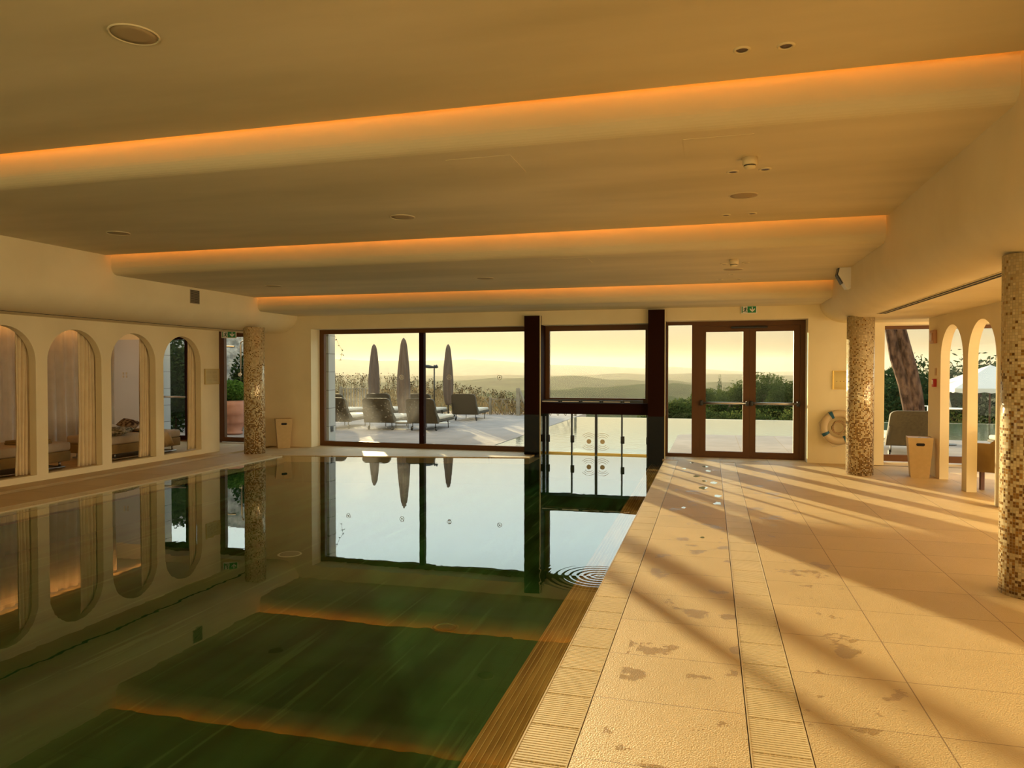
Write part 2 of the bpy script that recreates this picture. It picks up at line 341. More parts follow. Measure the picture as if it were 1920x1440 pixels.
def blocks(name, c1, c2, mortar, bw, rh, rot=(PI/2, 0, 0)):
    m = mat(name, c1, .85); b = bsdf(m); t = nn(m, 'ShaderNodeTexCoord'); mp = nn(m, 'ShaderNodeMapping'); mp.inputs['Rotation'].default_value = rot
    lk(m, t.outputs['Object'], mp.inputs[0]); k = nn(m, 'ShaderNodeTexBrick'); k.inputs['Scale'].default_value = 1; k.inputs['Mortar Size'].default_value = .006
    k.inputs['Brick Width'].default_value = bw; k.inputs['Row Height'].default_value = rh
    k.inputs['Color1'].default_value = (*c1, 1); k.inputs['Color2'].default_value = (*c2, 1); k.inputs['Mortar'].default_value = (*mortar, 1)
    lk(m, mp.outputs[0], k.inputs['Vector']); lk(m, k.outputs['Color'], b.inputs['Base Color'])
    return m
M_stone = blocks('limestone_blocks', (.46, .46, .44), (.40, .40, .38), (.15, .14, .12), 2.0, .39, (0, PI/2, PI/2))
M_rough = noisy('rough_stone', (.16, .17, .17), (.48, .48, .47), 4.5, .95, bump=1, bscale=9, bdist=.06)

# ================================================================== structure
ZF = 0.0; ZW = -.012; YB = -4.0; YW = 13.4; YG = 13.75
# floor slabs (pool opening left free)
f = MB()
f.box(-.545, .165, YB, 13.9, -.12, 0); f.box(.42, 8.2, YB, 13.9, -.12, 0)
f.box(-.79, .42, YB, 13.9, -.16, -.06)               # trough floor below the grates
f.box(-.82, -.545, 13.2, 13.9, -.12, 0); f.box(.165, .42, 13.16, 13.9, -.12, 0)
f.box(-13.6, -8.98, YB, 13.9, -.12, 0); f.box(-8.78, -7.96, YB, 13.9, -.12, 0); f.box(-8.98, -7.7, YB, 13.9, -.16, -.06)
f.add([(x, y, z) for z in (-.12, 0) for (x, y) in ((-7.97, 11.92), (-3.2, 12.87), (-3.2, 13.9), (-7.97, 13.9))],
      [(0, 1, 2, 3), (4, 5, 6, 7), (0, 1, 5, 4), (1, 2, 6, 5), (2, 3, 7, 6), (3, 0, 4, 7)])
f.box(-.79, 8.2, -2.6, -4, -.12, 0)
struct(f, 'floor', M_floor)
g = MB(); g.box(-7.97, -.79, YB, -2.6, -.12, 0); struct(g, 'floor_behind', M_floor)
# pool basin
b = MB(); b.box(-7.9, -.7, -2.7, 13.8, -.6, -.5)
b.box(-7.9, -7.7, -2.7, 12.1, -.5, -.13); b.box(-.79, -.55, -2.7, 13.8, -.5, -.13); b.box(-7.9, -.7, -2.8, -2.6, -.5, -.12)
b.add([(x, y, z) for z in (-.5, -.12) for (x, y) in ((-7.75, 11.94), (-3.2, 12.85), (-3.2, 13.0), (-7.75, 12.1))],
      [(0, 1, 2, 3), (4, 5, 6, 7), (0, 1, 5, 4), (1, 2, 6, 5), (2, 3, 7, 6), (3, 0, 4, 7)])
b.box(-3.5, -3.2, 12.9, 13.8, -.5, -.13); b.box(-3.3, -.8, 13.8, 13.9, -.5, -.06)
struct(b, 'pool_floor', M_pool)
be = MB(); be.box(-1.065, -.79, -2.6, 13.7, -.5, -.15)
struct(be, 'trim_pool_bench', M_bench)
br = MB()
for i in range(9): br.box(-1.05+.03*i, -1.0465+.03*i, -2.6, 13.7, -.15, -.1492)
struct(br, 'trim_bench_ribs', noisy('rib_stone', (.62, .42, .20), (.68, .47, .23), 5, .9, spec=0))
wv = MB(); wv.add([(-.785, -2.6, ZW), (-.785, 13.2, ZW), (-.82, 13.2, ZW), (-.82, 13.8, ZW), (-3.3, 13.8, ZW), (-3.3, 12.86, ZW), (-7.71, 11.94, ZW), (-7.71, -2.6, ZW)], [tuple(range(8))])
o = wv.build('indoor_pool_water', M_water); tag(o, kind='structure', label='still dark green water of the indoor pool')

# ceilings
def bay(k):
    z = ZB[k]; y1 = YE[k]; p = []
    if k == 0: p = [(YB, z+.3), (YB, z), (y1, z), (y1, z+.02), (y1-.35, z+.02), (y1-.35, z+.3)]
    else:
        yf = YE[k-1]+.1; r = .11; top = ZB[k-1]+.22
        p = [(yf, top), (yf, z+r)]+[(yf+r-r*math.cos(a*PI/16), z+r-r*math.sin(a*PI/16)) for a in range(1, 8)]+[(yf+r, z)]
        if k < 3: p += [(y1, z), (y1, z+.02), (y1-.35, z+.02), (y1-.35, top)]
        else: p += [(y1+.05, z), (y1+.05, top)]
    n = len(p); m = MB()
    m.add([(XL-.02, y, zz) for y, zz in p]+[(XR+.02, y, zz) for y, zz in p],
          [tuple(range(n)), tuple(range(n, 2*n))]+[(i, (i+1) % n, (i+1) % n+n, i+n) for i in range(n)], smooth=False)
    if k < 3: m.box(XL-.02, XR+.02, y1-.36, y1+.12, z+.2, z+.3)
    return m
for k in range(4): struct(bay(k), 'ceiling_bay_%d' % (k+1), M_plaster_c)
r_ = MB(); r_.box(-14, 8.6, YB-.3, 14.1, 3.82, 4.0); struct(r_, 'roof', M_plaster)
def beam(xw, sgn, xend, zb, xflat):
    p = [(xw, 3.83), (xw, 2.72+.02)]; rx = abs(xend-xw); rz = 2.74-zb
    p += [(xw+sgn*(rx-rx*math.cos(a*PI/20)), 2.74-rz*math.sin(a*PI/20)) for a in range(1, 11)]
    p += [(xflat, zb), (xflat, 3.83)]; n = len(p); m = MB()
    m.add([(x, YB, z) for x, z in p]+[(x, YW+.01, z) for x, z in p], [tuple(range(n)), tuple(range(n, 2*n))])
    m.add([(x, YB, z) for x, z in p]+[(x, YW+.01, z) for x, z in p], [(i, (i+1) % n, (i+1) % n+n, i+n) for i in range(n)], smooth=True)
    return m
def smooth_by_angle(o, ang=35):
    bm = bmesh.new(); bm.from_mesh(o.data); bmesh.ops.remove_doubles(bm, verts=bm.verts[:], dist=1e-5)
    for e in bm.edges:
        if len(e.link_faces) == 2: e.smooth = e.calc_face_angle(0) < math.radians(ang)
    bm.to_mesh(o.data); bm.free()
    return o
ZSR, ZSL = 2.40, 2.37
smooth_by_angle(struct(beam(XR, 1, 2.24, ZSR, 8.2), 'beam_right', M_plaster))
smooth_by_angle(struct(beam(XL, -1, -8.78, ZSL, -9.42), 'beam_left', M_plaster))
# arcades
def arcade(X0, X1, ops, y0, y1, zt, zsp, sill, name, m):
    a = MB(); r = (ops[0][1]-ops[0][0])/2; ys = sorted(ops); cuts = [y0]+[c for o_ in ys for c in o_]+[y1]
    for i in range(0, len(cuts), 2): a.box(X0, X1, cuts[i], cuts[i+1], 0, zt)
    for (u, v) in ys:
        if sill: a.box(X0, X1, u, v, 0, sill)
        n = 24; cy = (u+v)/2; pts = [(cy-r*math.cos(PI*i/n), zsp+r*math.sin(PI*i/n)) for i in range(n+1)]
        for i in range(n):
            (ya, za), (yb, zb) = pts[i], pts[i+1]
            a.add([(X0, ya, za), (X0, yb, zb), (X0, yb, zt), (X0, ya, zt), (X1, ya, za), (X1, yb, zb), (X1, yb, zt), (X1, ya, zt)], [(0, 1, 2, 3), (4, 7, 6, 5)])
            a.add([(X0, ya, za), (X0, yb, zb), (X1, yb, zb), (X1, ya, za)], [(0, 1, 2, 3)], smooth=True)
    return struct(a, name, m)
LOP = [(10.761-1.166*k, 11.737-1.166*k) for k in range(9)]
ROP = [(10.92-1.166*k, 11.896-1.166*k) for k in range(11)]
arcade(-9.47, -9.35, LOP, YB, 12.27, 2.42, 1.73, .09, 'wall_left_arcade', M_plaster)
arcade(3.25, 3.37, ROP, YB, 12.5, 2.42, 1.75, 0, 'wall_right_arcade', M_plaster)
# end wall
e = MB()
e.box(-9.35, -7.99, YW, 13.95, 0, 3.82)
e.box(-7.99, -3.3, YW, 13.95, 2.45, 3.82); e.box(-3.3, -.82, YW, 13.95, 2.455, 3.82)
e.box(-.82, 1.62, YW, 13.95, 2.49, 3.82); e.box(1.62, 2.82, YW, 13.95, 0, 3.82)
e.box(2.82, 8.2, YW, 13.95, 2.36, 3.82)
e.box(-12.25, -9.35, YW, 13.95, 2.46, 3.82)
struct(e, 'wall_far', M_plaster)
e = MB(); e.box(-13.8, -12.25, YW, 13.95, 0, 2.28); struct(e, 'wall_cabin', M_white)
e = MB(); e.box(-13.8, -12.25, YW, 13.95, 2.28, 3.82); e.box(-13.6, -9.42, YB, YW, 2.62, 2.72); struct(e, 'ceiling_cabin', M_plaster)
e = MB(); e.box(-13.8, -13.5, YB, YW, 0, 3.82); struct(e, 'wall_left', M_plaster)
e = MB(); e.box(8.2, 8.4, YB, 13.95, 0, 3.82); struct(e, 'wall_right', M_plaster)
e = MB(); e.box(-14, 8.4, YB-.25, YB, -.2, 3.82); struct(e, 'wall_back', M_plaster)
# dark slots and linear diffuser
dl = empty('linear_diffuser', (2.33, 3.7, ZSR), label='long slotted air diffuser along the right aisle soffit', cat='air diffuser')
MB().box(-.055, .055, -7.5, 7.6, -.004, .004).build('slot_gap', M_dark, dl)
m_ = MB()
for x in (-.058, -.004, .050): m_.box(x, x+.008, -7.5, 7.6, -.007, .002)
m_.build('slat', M_plaster, dl)
dl = empty('linear_diffuser', (-8.83, 4, ZSL), label='thin dark slot diffuser along the soffit before the left arches', cat='air diffuser')
MB().box(-.02, .02, -7.8, 8.6, -.004, .004).build('slot_gap', M_dark, dl)
MB().box(-.028, -.02, -7.8, 8.6, -.006, .004).build('slat', M_plaster, dl)
s_ = MB(); s_.box(2.45, 3.24, 13.30, 13.33, .0, .004); s_.box(3.4, 8.1, 13.30, 13.33, 0, .004); struct(s_, 'trim_drain_slot', M_dark)
# brown pillars beside the pool opening
for i, (x0, x1, zt) in enumerate(((-3.40, -3.09, 2.625), (-1.09, -.787, 2.69))):
    t = empty('pillar_cladding', ((x0+x1)/2, 13.3, 0), label=['dark brown boxed pillar between the wide lounger window and the pool gate', 'dark brown boxed pillar between the pool gate and the glass doors'][i], cat='pillar')
    w2 = (x1-x0)/2
    MB().box(-w2, w2, 0, .55, .76, zt).build('upper_casing', M_brown_d, t)
    MB().box(-w2, w2, 0, .55, -.05 if i == 0 else -.1, .76).build('glossy_base', M_blackgl, t)
    MB().box(w2-.008, w2+.008, -.012, .0, -.02, zt).build('edge_trim', M_plaster, t)
# ---- window 1 (wide), with dust
def frame(t, x0, x1, z0, z1, wd, y=YG, d=.09, m=M_brown, name='window_frame', bot=None):
    a = MB(); bo = wd if bot is None else bot
    a.box(x0, x1, y, y+d, z1-wd, z1).box(x0, x1, y, y+d, z0, z0+bo).box(x0, x0+wd, y, y+d, z0+bo, z1-wd).box(x1-wd, x1, y, y+d, z0+bo, z1-wd)
    o_ = a.build(name, m, t); return o_
def pane(t, x0, x1, z0, z1, m=M_glass, y=YG+.04, name='pane'):
    return MB().box(x0, x1, y, y+.012, z0, z1).build(name, m, t)
def sticker(t, x, z, y=YG+.035):
    a = MB(); M = T(x, y, z); a.ring(.042, .052, .002, M=M)
    a.prism([(-.025, -.012), (-.012, -.03), (.0, -.01), (.024, -.024), (.016, .004), (.026, .02), (.004, .012), (-.012, .024), (-.01, .004)], .002, M)
    return a.build('safety_sticker', M_whitepl, t)
w1 = empty('window_1', kind='structure')
frame(w1, -7.99, -3.40, .0, 2.46, .10, bot=.10)
MB().box(-5.72, -5.62, YG-.02, YG+.1, .1, 2.36).build('mullion', M_brown_d, w1)
pane(w1, -7.9, -5.72, .1, 2.36, M_glass_d); pane(w1, -5.62, -3.50, .1, 2.36)
for x in (-7.35, -6.13, -5.09, -4.03): sticker(w1, x, 1.455)
# ---- window 2 above the pool gate
w2_ = empty('window_2', kind='structure')
frame(w2_, -3.12, -1.07, .98, 2.46, .105, bot=.085)
pane(w2_, -3.035, -1.155, 1.065, 2.355)
bm_ = MB(); bm_.box(-3.09, -1.09, 13.5, 13.85, .77, .98); struct(bm_, 'trim_pool_lintel', M_brown_d)
rl = empty('shutter_rail', (-2.17, 13.46, .99), label='black rail with white rollers on the brown lintel over the pool gate', cat='rail')
MB().box(-.98, .98, .0, .03, .0, .05).build('rail', M_black, rl)
a = MB()
for k in range(5): a.box(-.92+.39*k, -.92+.39*k+(.32 if k < 4 else .1), -.004, .0, .012, .026)
a.build('white_strip', M_whitepl, rl)
for k in range(4): MB().rbox(-.6+.39*k, -.56+.39*k, -.03, .01, .0, .045, .006).build('roller', M_black, rl)
# ---- pool gate: four glass leaves
pg = empty('glass_pool_gate', (-2.17, YG, ZW), label='folding glass pool gate of four panes between the brown pillars', cat='glass gate')
xs = [-3.05, -2.572, -2.10, -1.61, -1.135]
for i in range(4):
    lf = MB().box(xs[i]+2.17, xs[i+1]+2.17, .03, .042, .03, .76).build('glass_leaf', M_glass, pg)
for i, x in enumerate(xs):
    wd = .03 if i in (0, 2) else .018
    fm = MB().box(x+2.17-wd*.8, x+2.17+wd*.7, .0, .06, .0, .77).build('leaf_frame', M_black, pg)
    if i != 2: MB().rbox(x+2.17-.02, x+2.17+.05, -.03, .02, .22, .36, .008).build('hinge', M_black, fm)
MB().box(-.95, 1.03, .01, .05, .0, .03).build('threshold', M_brass, pg)
M_embl = mat('emblem_gold', (.9, .72, .42), .5)
for s_x in (-.07, .19):
    a = MB(); M = T(s_x, .02, .245)
    a.ring(0, .045, .002, seg=16, M=M)
    d = a.build('ripple_emblem_dot', M_embl, pg)
    for rr in (.09, .125, .16):
        MB().ring(rr, rr+.006, .002, math.radians(40), math.radians(140), 14, M).build('ripple_line', M_embl, d); MB().ring(rr, rr+.006, .002, math.radians(220), math.radians(320), 14, M).build('ripple_line', M_embl, d)
# ---- side light + double door
w3 = empty('window_3', kind='structure')
frame(w3, -.82, -.27, .0, 2.49, .06, bot=.06); a = MB()
pane(w3, -.76, -.34, .06, 2.43)
dr = empty('door_1', kind='structure')
fr = frame(dr, -.27, 1.62, -.02, 2.49, .085, d=.16, name='door_frame', bot=.03)
for (x0, x1, hs) in ((-.19, .679, 1), (.681, 1.54, -1)):
    lf = frame(dr, x0, x1, .0, 2.41, .11, y=YG+.02, d=.07, name='door_leaf', bot=.115)
    pane(lf, x0+.11, x1-.11, .115, 2.30, y=YG+.05)
    pb = MB(); pb.tube([(x0+.03, YG-.06, 1.0), (x1-.03, YG-.06, 1.0)], .022, 12)
    pb = pb.build('push_bar', M_steel, dr)
    a = MB(); a.rbox(x0+.01, x0+.06, YG-.085, YG+.02, .955, 1.045, .008); a.rbox(x1-.06, x1-.01, YG-.085, YG+.02, .955, 1.045, .008)
    a.build('bar_bracket', M_black, pb)
MB().rbox(.36, .98, YG-.03, YG+.02, 2.355, 2.39, .006).build('door_closer', M_black, dr)
# ---- right glazing
w4 = empty('window_4', kind='structure')
frame(w4, 2.82, 8.2, .03, 2.36, .06, bot=.11)
pane(w4, 2.88, 5.5, .14, 2.30); pane(w4, 5.54, 8.14, .14, 2.30)
MB().box(5.48, 5.56, YG, YG+.09, .14, 2.30).build('mullion', M_brown, w4)
sticker(w4, 3.68, 1.46)
# ---- left glazing with a pair of doors
w5 = empty('window_5', kind='structure')
frame(w5, -10.48, -9.35, .03, 2.46, .13, bot=.09); pane(w5, -10.35, -9.48, .12, 2.33)
d2 = empty('door_2', kind='structure')
frame(d2, -12.25, -10.48, .0, 2.46, .07, name='door_frame', bot=.03)
for (x0, x1) in ((-12.18, -11.30), (-11.29, -10.55)):
    lf = frame(d2, x0, x1, .01, 2.39, .10, y=YG+.02, d=.07, name='door_leaf', bot=.115, m=M_brown_d); pane(lf, x0+.1, x1-.1, .12, 2.29, y=YG+.05)
    MB().tube([(x0+.03, YG-.06, 1.0), (x1-.03, YG-.06, 1.0)], .022, 12).build('push_bar', M_steel, d2)

# ================================================================== interior things
# columns
col = empty('mosaic_column', (2.22, 12.15, 0), label='round gold mosaic column beside the lifebuoy near the double door', cat='column')
a = MB(); a.cyl(0, 0, .195, 0, 2.42, 64); a.build('shaft', M_mosaic, col)
for (x, y, h, lb) in ((2.215, 5.95, 2.42, 'large round gold mosaic column at the right edge of the deck'), (-8.47, 12.15, 2.40, 'round gold mosaic column beside the left corner of the pool')):
    c = copy_tree(col); c.location = (x, y, 0); c['label'] = lb
for (x, y) in ((-8.47, 5.95),):
    c = copy_tree(col); c.location = (x, y, 0); c['label'] = 'round gold mosaic column standing beyond the left picture edge by the pool'
# overflow and deck grates
def grate(x0, x1, y0, y1, label, pitch=.02, rods=11):
    t = empty('drain_grate', ((x0+x1)/2, 0, 0), label=label, cat='drain grate'); w2 = (x1-x0)/2
    a = MB(); n = int((y1-y0)/pitch)
    for i in range(n):
        y = y0+i*pitch
        a.box(-w2+.004, w2-.004, y, y+pitch*(.25 if i % 16 == 15 else .60), -.022, -.001)
    a.build('cross_bar', M_grate, t)
    a = MB()
    for j in range(rods):
        x = -w2+.01+(2*w2-.02)*j/(rods-1); a.box(x-.003, x+.003, y0, y1, -.03, -.004)
    a.build('long_rod', M_grate, t)
    a = MB(); a.box(-w2, -w2+.006, y0, y1, -.05, 0); a.box(w2-.006, w2, y0, y1, -.05, 0); a.build('side_rail', mat('grate_rail', (.62, .5, .3), .4), t)
    return t
grate(-.785, -.55, .3, 13.15, 'ribbed overflow grate along the pool edge, right side')
grate(.17, .415, .3, 13.12, 'ribbed drain grate strip in the middle of the tiled walkway')
grate(-7.95, -7.705, 4.0, 11.9, 'ribbed overflow grate along the left pool edge before the arches', .025, 7)
grate(-8.97, -8.79, 4.0, 12.0, 'narrow drain grate nearest the left arcade wall', .025, 6)
# pool drains
dn = empty('pool_drain', (-2.08, 5.53, -.5), label='round drain cover on the sunlit part of the green pool floor', cat='drain')
M_dr = mat('drain_green', (.03, .08, .03), .8, 0, 0)
MB().lathe([(.09, 0), (.09, .002), (.06, .003), (.03, .003)], 32).build('cover', M_dr, dn)
MB().lathe([(.10, 0), (.105, .004), (.115, 0)], 32, caps=False).build('rim', mat('drain_rim', (.06, .12, .05), .8, 0, 0), dn)
dn = empty('pool_light', (-4.62, 7.27, -.5), label='pale round fitting on the dark left part of the pool floor', cat='pool fitting')
MB().lathe([(.11, 0), (.11, .004), (.08, .006)], 32).build('cover', mat('fitting_dark', (.12, .14, .12), .8, 0, 0), dn)
MB().lathe([(.11, 0), (.122, .006), (.135, 0)], 32, caps=False).build('rim', mat('fitting_rim', (.5, .52, .42), .8, 0, 0), dn)

# ceiling fittings
def speaker(x, y, z, r, label):
    t = empty('ceiling_speaker', (x, y, z), label=label, cat='ceiling speaker', group='round ceiling speakers')
    MB().lathe([(r-.006, .0), (r-.006, -.003), (r*.6, -.004), (.001, -.004)], 40).build('grille', M_spk, t)
    MB().lathe([(r-.003, 0), (r+.001, -.007), (r+.005, -.007), (r+.009, 0)], 40, caps=False).build('rim', M_plaster_c, t)
M_spk = mat('speaker_grille', (.46, .34, .18), .8)
for (x, y, k, lb) in ((-3.14, 3.41, 0, 'round ceiling speaker in the nearest bay, above the pool'), (-3.18, 7.19, 1, 'round ceiling speaker over mid pool in the second bay'),
                      (-6.82, 7.13, 1, 'round ceiling speaker at the left end of the second bay'), (.29, 7.14, 1, 'round ceiling speaker over the walkway between the two pairs of spotlights'),
                      (-3.25, 10.36, 2, 'round ceiling speaker over mid pool in the third bay'), (-6.86, 10.37, 2, 'round ceiling speaker at the left end of the third bay'),
                      (.29, 10.32, 2, 'round ceiling speaker in the third bay behind the second smoke detector')):
    speaker(x, y, ZB[k], .125, lb)
dp = None
for (x, y, k, lb) in ((.17, 4.52, 0, 'left recessed spotlight of the nearest pair in the ceiling'), (.415, 4.53, 0, 'right recessed spotlight of the nearest pair in the ceiling'),
                      (.17, 6.27, 1, 'small recessed spotlight left of the first smoke detector'), (.42, 6.26, 1, 'small recessed spotlight right of the first smoke detector'),
                      (.15, 7.99, 1, 'left small spotlight just before the second cove glow'), (.41, 7.98, 1, 'right small spotlight just before the second cove glow'),
                      (.16, 9.76, 2, 'small recessed spotlight left of the second smoke detector'), (.43, 9.72, 2, 'small recessed spotlight right of the second smoke detector'),
                      (.28, 10.83, 2, 'single small spotlight behind the speaker of the third bay'), (.13, 11.42, 2, 'left tiny spotlight before the farthest cove glow'), (.40, 11.42, 2, 'right tiny spotlight before the farthest cove glow')):
    if dp is None:
        dp = empty('recessed_spotlight', label=lb, cat='spotlight', group='recessed spotlights over the walkway')
        MB().lathe([(.034, 0), (.038, -.008), (.048, -.007), (.052, 0)], 28, caps=False).build('trim_ring', M_plaster, dp)
        MB().lathe([(.034, 0), (.030, -.004), (.022, -.001)], 28).build('lamp', mat('spot_inner', (.10, .05, .02), .3, .3), dp); t = dp
    else: t = copy_tree(dp); t['label'] = lb
    t.location = (x, y, ZB[k])
sd = None
for (x, y, k, lb) in ((.285, 5.90, 1, 'white smoke detector on the ceiling between two spotlights, nearer one'), (.275, 9.43, 2, 'smaller-looking smoke detector farther off on the third ceiling bay')):
    if sd is None:
        sd = empty('smoke_detector', label=lb, cat='smoke detector'); t = sd
        MB().lathe([(.056, 0), (.056, -.05), (.050, -.058)], 32).build('base', M_plaster_c, sd)
        MB().lathe([(.044, -.058), (.044, -.068)], 24).build('sensor_gap', M_black, sd)
        MB().lathe([(.046, -.066), (.040, -.078), (.02, -.084), (.002, -.085)], 24).build('sensor_cap', M_plaster, sd)
    else: t = copy_tree(sd); t['label'] = lb
    t.location = (x, y, ZB[k])
for (x0, x1, y0, y1, k, lb) in ((-2.0, -1.47, 5.33, 5.84, 1, 'square plastered access hatch in the ceiling over the pool'), (-.2, .29, 5.30, 5.78, 1, 'square access hatch in the ceiling beside the nearer smoke detector'),
                                (-1.9, -1.45, 8.75, 9.2, 2, 'thin outlined access hatch in the third ceiling bay')):
    z = ZB[k]; a = MB(); a.box(x0+.004, x1-.004, y0+.004, y1-.004, z-.0035, z+.001)
    tag(a.build('access_hatch', M_plaster_c), lb, 'access hatch')
v_ = empty('wall_vent', (XL, 10.28, 2.82), label='small square louvred vent on the left beam', cat='vent')
MB().box(.0, .008, -.115, .115, -.115, .115).build('frame', M_uph, v_)
a = MB()
for k in range(12): a.box(.004, .016, -.105, .105, -.105+.0175*k, -.097+.0175*k)
a.build('louvre', mat('vent_grey', (.30, .24, .14), .6), v_)
MB().box(.006, .010, -.108, .108, -.108, .108).build('backing', M_dark, v_)
# wall loudspeaker on the right beam
ls = empty('wall_loudspeaker', (1.80, 10.62, 2.86), label='white wedge loudspeaker with dark face fixed to the right beam', cat='loudspeaker')
MB().prism([(0, .19), (-.13, .15), (-.16, .02), (-.05, -.17), (0, -.17)], .20, T(0, -.1, 0)).build('body', M_whitepl, ls)
MB().prism([(-.134, .14), (-.163, .02), (-.10, -.10), (-.108, -.105), (-.172, .02), (-.142, .147)], .17, T(0, -.085, 0)).build('front_grille', M_black, ls)
# exit signs
def exit_sign(loc, w_, h_, rz, label, hang=False):
    t = empty('exit_sign', loc, rz, label=label, cat='exit sign')
    MB().rbox(-w_/2, w_/2, 0, .025, -h_/2, h_/2, .006).build('panel', M_whitepl, t)
    sx = w_/2; sz = h_/2; P = lambda pts: [(x*sx, z*sz) for x, z in pts]
    a = MB(); a.prism(P([(-.18, -.8), (.88, -.8), (.88, .82), (-.18, .82)]), .002, T(0, -.003, 0)); a.build('green_field', M_green, t)
    MB().prism(P([(-.90, -.8), (-.78, -.8), (-.78, .82), (-.90, .82)]), .002, T(0, -.003, 0)).build('green_bar', M_green, t)
    a = MB(); M = T(0, -.006, 0)
    a.prism(P([(.36, .68), (.48, .68), (.48, -.1), (.60, .16), (.72, .05+.3), (.74, -.02), (.42, -.64), (.10, -.02), (.12, .35), (.24, .16), (.36, -.1)]), .002, M)
    a.build('down_arrow', M_whitepl, t)
    a = MB(); M = T(0, -.004, 0)
    a.ring(0, .10*sz*1.3, .002, seg=12, M=T(-.38*sx, -.004, .56*sz))
    for pl in ([(-.46, .40), (-.30, .34), (-.42, -.05), (-.54, .02)], [(-.46, .40), (-.62, .34), (-.66, .10), (-.60, .08), (-.58, .24), (-.44, .30)], [(-.32, .36), (-.26, .18), (-.18, .14), (-.18, .04), (-.30, .08), (-.38, .24)],
               [(-.52, .04), (-.42, -.02), (-.52, -.50), (-.76, -.52), (-.76, -.38), (-.60, -.36)], [(-.46, .02), (-.40, .0), (-.34, -.30), (-.28, -.70), (-.36, -.72), (-.44, -.34)]):
        a.prism(P(pl), .002, M)
    a.build('running_figure', mat('sign_dark_green', (.0, .06, .015), .5), t)
    return t
exit_sign((.645, 13.37, 2.66), .27, .135, 0, 'green exit sign with down arrow above the double glass door')
exit_sign((-9.29, 12.5, 2.31), .28, .14, math.radians(35), 'green exit sign hanging before the dark-framed window left of the column')
# plaques
pq = empty('wall_plaque', (2.20, 13.385, 1.43), label='brass framed notice plaque on the wall above the lifebuoy', cat='plaque')
MB().rbox(-.18, .18, 0, .012, -.15, .15, .004).build('plate', mat('plaque_brass', (.55, .42, .18), .4, .6), pq)
a = MB(); a.box(-.19, -.165, -.004, .01, -.16, .16).box(.165, .19, -.004, .01, -.16, .16).box(-.165, .165, -.004, .01, .15, .16).box(-.165, .165, -.004, .01, -.16, -.15); a.build('frame', M_brass, pq)
for k in range(5): MB().ring(0, .008, .002, seg=8, M=T(-.12+.055*k, -.002, -.02)).build('pictogram', M_wood, pq)
pq = empty('wall_plaque', (-9.345, 12.045, 1.475), label='thin framed notice board on the end of the left arcade wall', cat='plaque')
MB().box(0, .008, -.2, .2, -.14, .14).build('plate', noisy('notice_paper', (.52, .41, .19), (.56, .45, .21), 9, .6), pq)
a = MB(); a.box(0, .014, -.21, -.198, -.15, .15).box(0, .014, .198, .21, -.15, .15).box(0, .014, -.198, .198, .14, .15).box(0, .014, -.198, .198, -.15, -.14); a.build('frame', M_brass, pq)
a = MB()
for j in range(2):
    for k in range(8): a.box(.008, .0085, -.16+.17*j, -.02+.17*j, .10-.026*k, .104-.026*k)
a.build('text_line', mat('faded_ink', (.32, .24, .1), .8), pq)
# alarm + call point on the right arcade wall
al = empty('alarm_sounder', (3.25, 12.18, 2.10), label='square terracotta-tinted alarm sounder high on the right arcade wall', cat='alarm')
MB().rbox(-.05, 0, -.11, .11, -.10, .10, .01).build('housing', mat('faded_red', (.50, .26, .14), .5), al)
MB().rbox(-.058, -.048, -.07, .07, -.06, .06, .006).build('lens', mat('amber_lens', (.42, .2, .1), .3), al)
cp = empty('fire_call_point', (3.25, 12.12, 1.42), label='small red fire call point on the right arcade wall', cat='call point')
MB().rbox(-.045, 0, -.045, .045, -.07, .05, .006).build('housing', M_red, cp); MB().rbox(-.05, -.044, -.03, .03, -.03, .03, .003).build('button', M_whitepl, cp)
tag(MB().box(3.242, 3.25, 12.08, 12.15, 1.52, 1.63).build('small_notice', mat('notice_amber', (.50, .3, .12), .6)), 'small amber notice plate above the red call point', 'notice')
# lifebuoy
lb_ = empty('lifebuoy', (2.10, 13.30, .63), label='beige lifebuoy ring with blue straps on the wall by the column', cat='lifebuoy')
a = MB(); R_, r2 = .235, .062; vs = []; fs = []
for i in range(48):
    for j in range(14):
        A = 2*PI*i/48; B = 2*PI*j/14; vs.append(((R_+r2*math.cos(B))*math.cos(A), r2*.75*math.sin(B), (R_+r2*math.cos(B))*math.sin(A)))
        fs.append((i*14+j, ((i+1) % 48)*14+j, ((i+1) % 48)*14+(j+1) % 14, i*14+(j+1) % 14))
a.add(vs, fs, smooth=True); a.build('ring', mat('buoy_cream', (.60, .46, .27), .5), lb_)
for k in range(4):
    A0 = math.radians(60+90*k+52); a = MB(); vs = []; fs = []
    for i in range(5):
        for j in range(14):
            A = A0+i*.055; B = 2*PI*j/14; q = r2+.006; vs.append(((R_+q*math.cos(B))*math.cos(A), q*.78*math.sin(B), (R_+q*math.cos(B))*math.sin(A)))
    for i in range(4):
        for j in range(14): fs.append((i*14+j, (i+1)*14+j, (i+1)*14+(j+1) % 14, i*14+(j+1) % 14))
    a.add(vs, fs, smooth=True); a.build('strap', M_blue, lb_)
a = MB(); pts = []
for k in range(5):
    A = math.radians(60+90*k+52+6); pts.append((.30*math.cos(A), -.03, .30*math.sin(A))); A += PI/4; pts.append((.325*math.cos(A), -.02, .325*math.sin(A)-.02))
a.tube(pts[:-1], .005, 6); a.build('rope', M_uph, lb_)
a = MB(); pts = [(.10*math.cos(t_*.6)+.02*math.sin(t_*2.3), -.02-.01*math.sin(t_), .11*math.sin(t_*.6)+.02*math.cos(t_*1.7)) for t_ in range(60)]
a.tube(pts, .007, 6); a.build('coiled_line', mat('rope_tan', (.45, .3, .15), .8), lb_)
